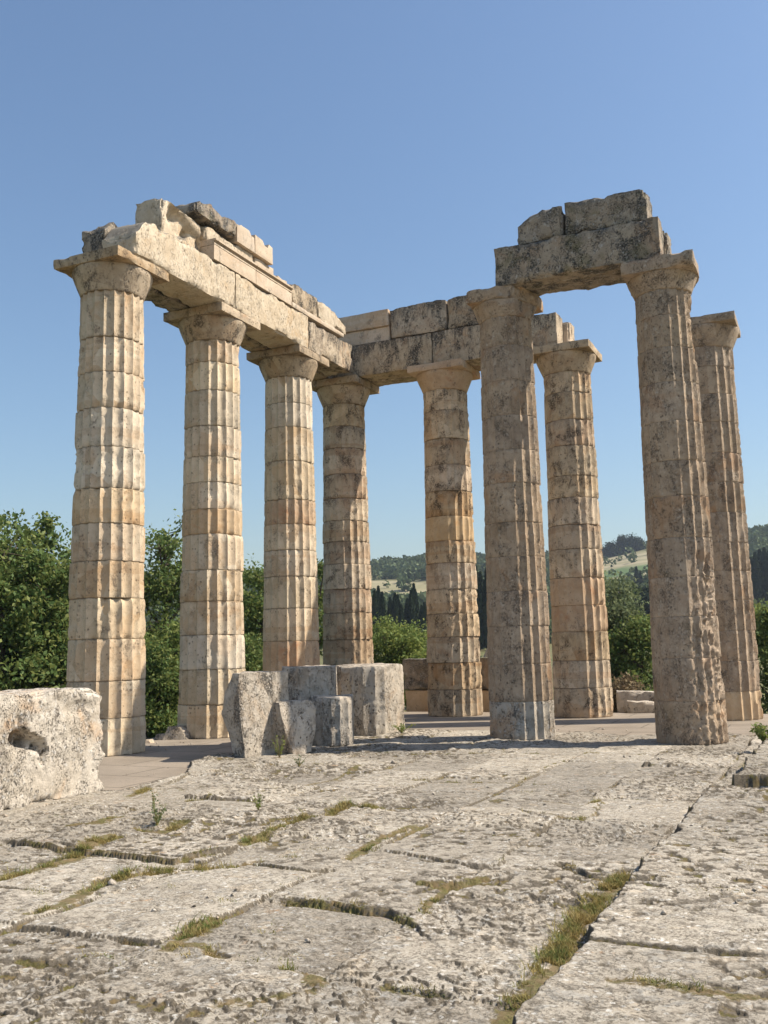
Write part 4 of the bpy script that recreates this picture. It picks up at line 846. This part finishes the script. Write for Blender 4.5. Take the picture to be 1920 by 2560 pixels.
plant_tree('leafy_bush', -10.2, 37, 2.75, 1.6, 'leaf', 'wide dark green bush beside the eroded column', 'bush', 613, base=.12, nclump=150, leaves=70, size=.15, clump=.3, nlimb=12)
plant_tree('leafy_bush', -2.6, 36, 2.9, 1.7, 'leaf', 'clipped looking dark bush at the right edge behind the last column', 'bush', 614, base=.0, nclump=190, leaves=80, size=.15, clump=.3, nlimb=13)
plant_tree('leafy_bush', -9.5, 33.2, 0.55, 0.55, 'leaf_pale', 'small yellowish bush behind the fallen slabs', 'bush', 615, base=.0, nclump=45, leaves=60, size=.1, clump=.16)
plant_tree('dry_bush', -11.3, 34.0, 0.75, 0.9, 'dry', 'brown dry brush behind the fallen slabs', 'bush', 616, base=.0, nclump=70, leaves=70, size=.12, clump=.22)
plant_tree('leafy_bush', -21.2, 44, 3.0, 1.5, 'leaf_grey', 'grey green bush seen between two far columns', 'bush', 618, base=.0, nclump=110, leaves=70, size=.16, clump=.32)

# cypresses: one built, the rest copies
def make_cypress(seed, H, Rad):
    rng = np.random.default_rng(seed); n = 2600
    t = rng.uniform(0.02, 1, n); prof = np.minimum(1, t / .12) * (1 - t ** 2.2) ** .8 + .03
    a = rng.uniform(0, 2 * np.pi, n); rr_ = Rad * prof * rng.uniform(.55, 1.05, n) * (1 + .18 * np.sin(a * 3 + t * 9) + .1 * rng.normal(size=n))
    C = np.stack([np.cos(a) * rr_, np.sin(a) * rr_, t * H], -1)
    d = np.stack([np.cos(a) * .25, np.sin(a) * .25, np.ones(n)], -1) + rng.normal(size=(n, 3)) * .22; d /= np.linalg.norm(d, axis=1)[:, None]
    e = np.cross(d, np.stack([np.cos(a), np.sin(a), 0 * a], -1) + rng.normal(size=(n, 3)) * .5); e /= np.linalg.norm(e, axis=1)[:, None]
    s_ = H * .05 * rng.uniform(.6, 1.4, n)[:, None]
    V = np.stack([C - d * s_ * .5, C + e * s_ * .25, C + d * s_ * .6, C - e * s_ * .25], 1).reshape(-1, 3)
    Vt, Ft = tubes([([[0, 0, -.5], [0, 0, H * .5], [0, 0, H * .93]], [Rad * .16, Rad * .1, .02])])
    return (Vt, Ft), (V, np.arange(4 * n).reshape(-1, 4))
(Vt, Ft), (Vl, Fl) = make_cypress(700, 7.0, .62)
cyp0 = empty('cypress_tree', (0, 0, 0)); mesh_np('trunk', Vt, Ft, M['bark'], cyp0); mesh_np('crown', Vl, Fl, M['leaf_dark'], cyp0, False)
used = False
def cypress(px_az, dist, h, label, group, w_=1.0):
    global used
    x, y = at(px_az, dist)
    if not used: r_ = cyp0; used = True
    else:
        r_ = cyp0.copy(); COL.objects.link(r_)
        for ch in list(cyp0.children):
            c_ = ch.copy(); COL.objects.link(c_); c_.parent = r_
    r_.location = (x, y, gz(x, y) - .2); k = h / 7.0
    r_.scale = (k * w_, k * w_, k); r_.rotation_euler.z = px_az * 7
    tag(r_, label, 'tree', group, 'thing')
for i, (a_, dd, h_) in enumerate(((-25.35, 180, 11.6), (-25.12, 186, 12.4), (-24.9, 178, 11.2), (-24.45, 190, 10.2), (-24.15, 182, 11.0), (-23.98, 190, 10.6), (-23.78, 178, 8.8), (-23.45, 186, 9.9), (-23.2, 180, 11.4), (-23.02, 190, 12.6), (-22.62, 184, 8.6), (-22.45, 178, 9.2), (-22.05, 188, 13.0))):
    cypress(a_, dd, h_, 'dark slim cypress at the hill foot between the corner column and its neighbour', 'cypress row at the hill foot')
for a_, dd, h_ in ((-19.35, 180, 15.5), (-19.1, 184, 14.5), (-18.7, 180, 15)):
    cypress(a_, dd, h_, 'tall dark cypress close to the left side of the dark column with the patched foot', 'cypresses by the dark column')
for a_, dd, h_ in ((-4.0, 300, 15), (-3.75, 296, 16.5), (-3.5, 302, 17), (-3.25, 298, 17.5), (-3.0, 304, 16.5), (-2.7, 298, 17), (-2.3, 300, 16)):
    cypress(a_, dd, h_, 'tall cypress of the dense dark clump on the hill at the right edge', 'cypress clump on the hill', 1.25)
for a_, dd, h_, lb in ((-10.15, 400, 11, 'taller of two small cypresses below the striped field'), (-9.95, 402, 9, 'shorter of two small cypresses below the striped field')):
    cypress(a_, dd, h_, lb, 'pair of cypresses below the field', 1.3)
# dark pines below the field
for i, (a_, dd, zt, rd, lab) in enumerate(((-11.4, 200, 11.0, 3.2, 'dark pine behind the grey green tree'), (-10.5, 205, 13.5, 3.6, 'tallest dark pine of the clump below the striped field'), (-9.7, 200, 12.6, 3.4, 'dark pine beside the eroded column, below the striped field'))):
    plant_tree('pine_tree', a_, dd, zt, rd, 'leaf_dark', lab, 'tree', 720 + i, 'pines below the field', base=.05, nclump=150, leaves=45, size=.7, clump=.8, nlimb=12)
for i, (a_, h_, rd) in enumerate(((-11.4, 8, 5), (-10.75, 11, 6.0), (-10.2, 9, 6), (-12.1, 7, 5))):
    x, y = at(a_, 640)
    plant_tree('pine_tree', a_, 640, gz(x, y) + h_, rd, 'leaf_dark', 'dark round topped pine on the skyline above the striped field', 'tree', 730 + i, 'pines on the skyline', base=.1, nclump=90, leaves=60, size=1.1, clump=1.5, nlimb=8)

# the wood on the hills
rng = np.random.default_rng(77)
N = 13000
aa = rng.uniform(-52, 3, N); dd = np.sqrt(rng.uniform(150 ** 2, 720 ** 2, N))
xx = CAMP[0] + np.sin(np.radians(aa)) * dd; yy = CAMP[1] + np.cos(np.radians(aa)) * dd
zz, d_, az_ = terr(xx, yy)
elv = np.degrees(np.arctan2(zz - CAMP[2], d_)); wob = 0.25 * fbm(xx / 40, yy / 40, 0 * xx, 511, 3)
inf = ((az_ + wob > -26.6) & (az_ < -18.9) & (elv + wob > 2.6) & (elv + wob + 0.04 * (az_ + 24) < 3.95) & (d_ < 640)) | ((az_ + wob > -13) & (az_ < -8.2) & (elv + wob * .5 > 3.0) & (elv - 0.12 * (az_ + 11) < 5.0) & (d_ < 645))
inf = inf | ((d_ < 270) & (az_ > -27) & (az_ < -17)) | (d_ < 190)
keep = (~inf | ((rng.uniform(size=N) < 0.03) & (d_ > 270))) & (fbm(xx / 60, yy / 60, 0 * xx, 520, 3) > -0.6)
xx, yy, zz, d_ = xx[keep], yy[keep], zz[keep], d_[keep]; N = len(xx)
K = 30
hgt = rng.uniform(2.2, 5.5, N) * (0.75 + 0.5 * (d_ > 350)); wid = hgt * rng.uniform(.35, .62, N)
v = rng.normal(size=(N, K, 3)); v /= np.linalg.norm(v, axis=2)[:, :, None]; v *= rng.uniform(.45, 1, (N, K, 1)) ** .5
C = np.stack([xx[:, None] + v[:, :, 0] * wid[:, None], yy[:, None] + v[:, :, 1] * wid[:, None], zz[:, None] + hgt[:, None] * (.5 + .5 * v[:, :, 2])], -1).reshape(-1, 3)
V, F = leaf_quads(C, 1.0, rng, aspect=.8); S = np.repeat(wid, K)
V = (V.reshape(-1, 4, 3) - C[:, None]) * (S * 0.8)[:, None, None] + C[:, None]
tag(mesh_np('hill_wood', V.reshape(-1, 3), F, M['leaf_wood'], None, False), kind='stuff')

# ------------------------------------------------------------------ grass and weeds in the joints
rng = np.random.default_rng(5)
G, Gm = [], []
for pl, hw, dep, gr, lift in JN:
    if gr <= 0: continue
    hw = min(hw, 0.052)
    P_ = np.array(pl); sl_ = np.linalg.norm(np.diff(P_, axis=0), axis=1); Lt = sl_.sum()
    n = int(Lt * gr * 2000); t = rng.uniform(0, Lt, n)
    cs = np.concatenate([[0], np.cumsum(sl_)])
    x = np.interp(t, cs, P_[:, 0]) + rng.normal(size=n) * hw * .95; y = np.interp(t, cs, P_[:, 1]) + rng.normal(size=n) * hw * .95
    dens = fbm(x * 5, y * 5, 0 * x, 801, 4) - 0.26
    k = dens > -0.25 if gr > 1 else dens > 0.0
    G.append(np.stack([x[k], y[k], np.full(k.sum(), min(1.0, .45 + .4 * gr))], -1))
gx_, gy_ = rng.uniform(4, 14, 60000), rng.uniform(-22.6, -7, 60000)
fx_, fy_, *_r = paving(gx_, gy_); kk_ = (np.minimum(fx_, fy_) < 0.035) & (fbm(gx_ * 1.1, gy_ * 1.1, 0 * gx_, 811, 3) > 0.08)
G.append(np.stack([gx_[kk_], gy_[kk_], np.full(kk_.sum(), 0.5)], -1))
# scattered tufts in pits
n = 900; x = rng.uniform(4.3, 14, n); y = rng.uniform(-22.5, -7.5, n); k = fbm(x * .8, y * .8, 0 * x, 803, 3) > 0.22
for cx_, cy_ in zip(x[k], y[k]):
    m = rng.integers(12, 60); rr_ = rng.uniform(.015, .06)
    G.append(np.stack([cx_ + rng.normal(size=m) * rr_ * 1.6, cy_ + rng.normal(size=m) * rr_, np.full(m, rng.uniform(.25, .55))], -1))
G = np.vstack(G)
hg, _, sg, _ = floor_h(G[:, 0], G[:, 1]); ok = hg > -0.05
G = G[ok]; hg = hg[ok]; n = len(G)
tall = 0.034 * G[:, 2] * np.where(rng.uniform(size=n) < .05, 2.2, 1.0) * rng.uniform(.5, 1.5, n) * (1 + .6 * np.maximum(0, fbm(G[:, 0] * 3, G[:, 1] * 3, 0 * hg, 805, 2)))
a = rng.uniform(0, 2 * np.pi, n); ln = rng.uniform(.3, 1.5, n) * tall; wd = rng.uniform(.0018, .0042, n)
b0 = np.stack([G[:, 0], G[:, 1], hg - .01], -1); sd = np.stack([-np.sin(a), np.cos(a), 0 * a], -1) * wd[:, None]; tp = np.stack([np.cos(a) * ln, np.sin(a) * ln, tall], -1)
md = np.stack([np.cos(a) * ln * .35, np.sin(a) * ln * .35, tall * .62], -1)
V = np.stack([b0 - sd, b0 + sd, b0 + md + sd * .8, b0 + md - sd * .8, b0 + tp], 1).reshape(-1, 3)
i = np.arange(n) * 5
tag(mesh_np('grass', V, [np.stack([i, i + 1, i + 2, i + 3], -1), np.stack([i + 3, i + 2, i + 4], -1)], M['grass'], None, False), kind='stuff')

# small stone chips lying about
n = 700; x = rng.uniform(-0.8, 13, n); y = rng.uniform(-21, 1.2, n); k = fbm(x * .7, y * .7, 0 * x, 821, 3) > 0.0; x, y = x[k], y[k]
hz_ = np.maximum(floor_h(x, y)[0], 0.0); n = len(x); sz = rng.uniform(.006, .03, n) * np.where(rng.uniform(size=n) < .06, 2.0, 1)
oc = np.array([(1, 0, 0), (0, 1, 0), (-1, 0, 0), (0, -1, 0), (0, 0, .7), (0, 0, -.7)], float)
V = np.stack([x, y, hz_ + sz * .3], -1)[:, None] + (oc[None] * rng.uniform(.5, 1.2, (n, 6, 1)) + rng.normal(size=(n, 6, 3)) * .15) * sz[:, None, None]
tri = np.array([(0, 1, 4), (1, 2, 4), (2, 3, 4), (3, 0, 4), (1, 0, 5), (2, 1, 5), (3, 2, 5), (0, 3, 5)])
tag(mesh_np('gravel', V.reshape(-1, 3), (tri[None] + 6 * np.arange(n)[:, None, None]).reshape(-1, 3), M['rock'], None, False), kind='stuff')

def weed(x, y, h, r_, n, label, seed, mat='leaf_pale', z=None, size=.05):
    rng = np.random.default_rng(seed)
    z = float(floor_h(np.array([x]), np.array([y]))[0][0]) - .01 if z is None else z
    root = empty('weed', (x, y, z)); tag(root, label, 'weed', 'weeds growing between the slabs', 'thing')
    paths, L = [], []
    for k in range(n):
        a = rng.uniform(0, 6.28); q = rng.uniform(.2, 1) * r_; hh_ = h * rng.uniform(.5, 1)
        e = np.array([math.cos(a) * q, math.sin(a) * q, hh_]); m_ = e * .5 + np.array([0, 0, hh_ * .12])
        paths.append(([[0, 0, 0], m_, e], [.004, .003, .0015]))
        for t in np.linspace(.25, 1, 7):
            L.append((1 - t) ** 2 * 0 + 2 * t * (1 - t) * m_ + t * t * e + rng.normal(size=3) * .012)
    Vt, Ft = tubes(paths, 4); mesh_np('stems', Vt, Ft, M['grass'], root)
    Vl, Fl = leaf_quads(np.array(L), size, rng, aspect=.45); mesh_np('leaves', Vl, Fl, M[mat], root, False)
weed(12.36, -8.7, .34, .26, 26, 'leafy green plant at the right edge beside the raised slab', 811, size=.09)
weed(4.35, -11.35, .42, .18, 12, 'tall thin weed at the foot of the small pointed boulder', 812, 'leaf_pale', size=.045)
weed(6.45, -17.55, .26, .16, 14, 'grey green weed on the floor before the big hollowed block', 813, 'leaf_grey', size=.045)
weed(6.05, -17.1, .3, .06, 6, 'upright single weed left of the grey green weed', 814, 'leaf_grey', size=.035)
weed(5.3, -12.3, .22, .14, 9, 'sparse weed on the floor in front of the short broken drum', 815, 'leaf_grey', size=.04)
weed(7.2, -16.6, .2, .12, 9, 'low weed in the joint beyond the grey green weed', 816, 'leaf_pale', size=.04)
weed(4.65, -6.6, .22, .3, 16, 'weed fringe at the foot of the sunlit half drum', 817, 'leaf_pale', size=.06)

# ------------------------------------------------------------------ hazy air
HZ = NB('hazy_air'); HZ.t.nodes.remove(HZ.p)
vol = HZ.n('VolumePrincipled'); vol.inputs['Color'].default_value = (0.75, 0.85, 1.0, 1); vol.inputs['Density'].default_value = 0.0002; vol.inputs['Anisotropy'].default_value = 0.3
HZ.l(vol.outputs[0], HZ.t.nodes['Material Output'].inputs['Volume'])
bx = np.array([(x, y, z) for x in (-6500, 6500) for y in (-6500, 6500) for z in (-40, 110)], float)
hz = mesh_np('haze', bx, np.array([(0, 1, 3, 2), (4, 6, 7, 5), (0, 4, 5, 1), (2, 3, 7, 6), (0, 2, 6, 4), (1, 5, 7, 3)]), HZ.m, None, False)
tag(hz, kind='stuff')
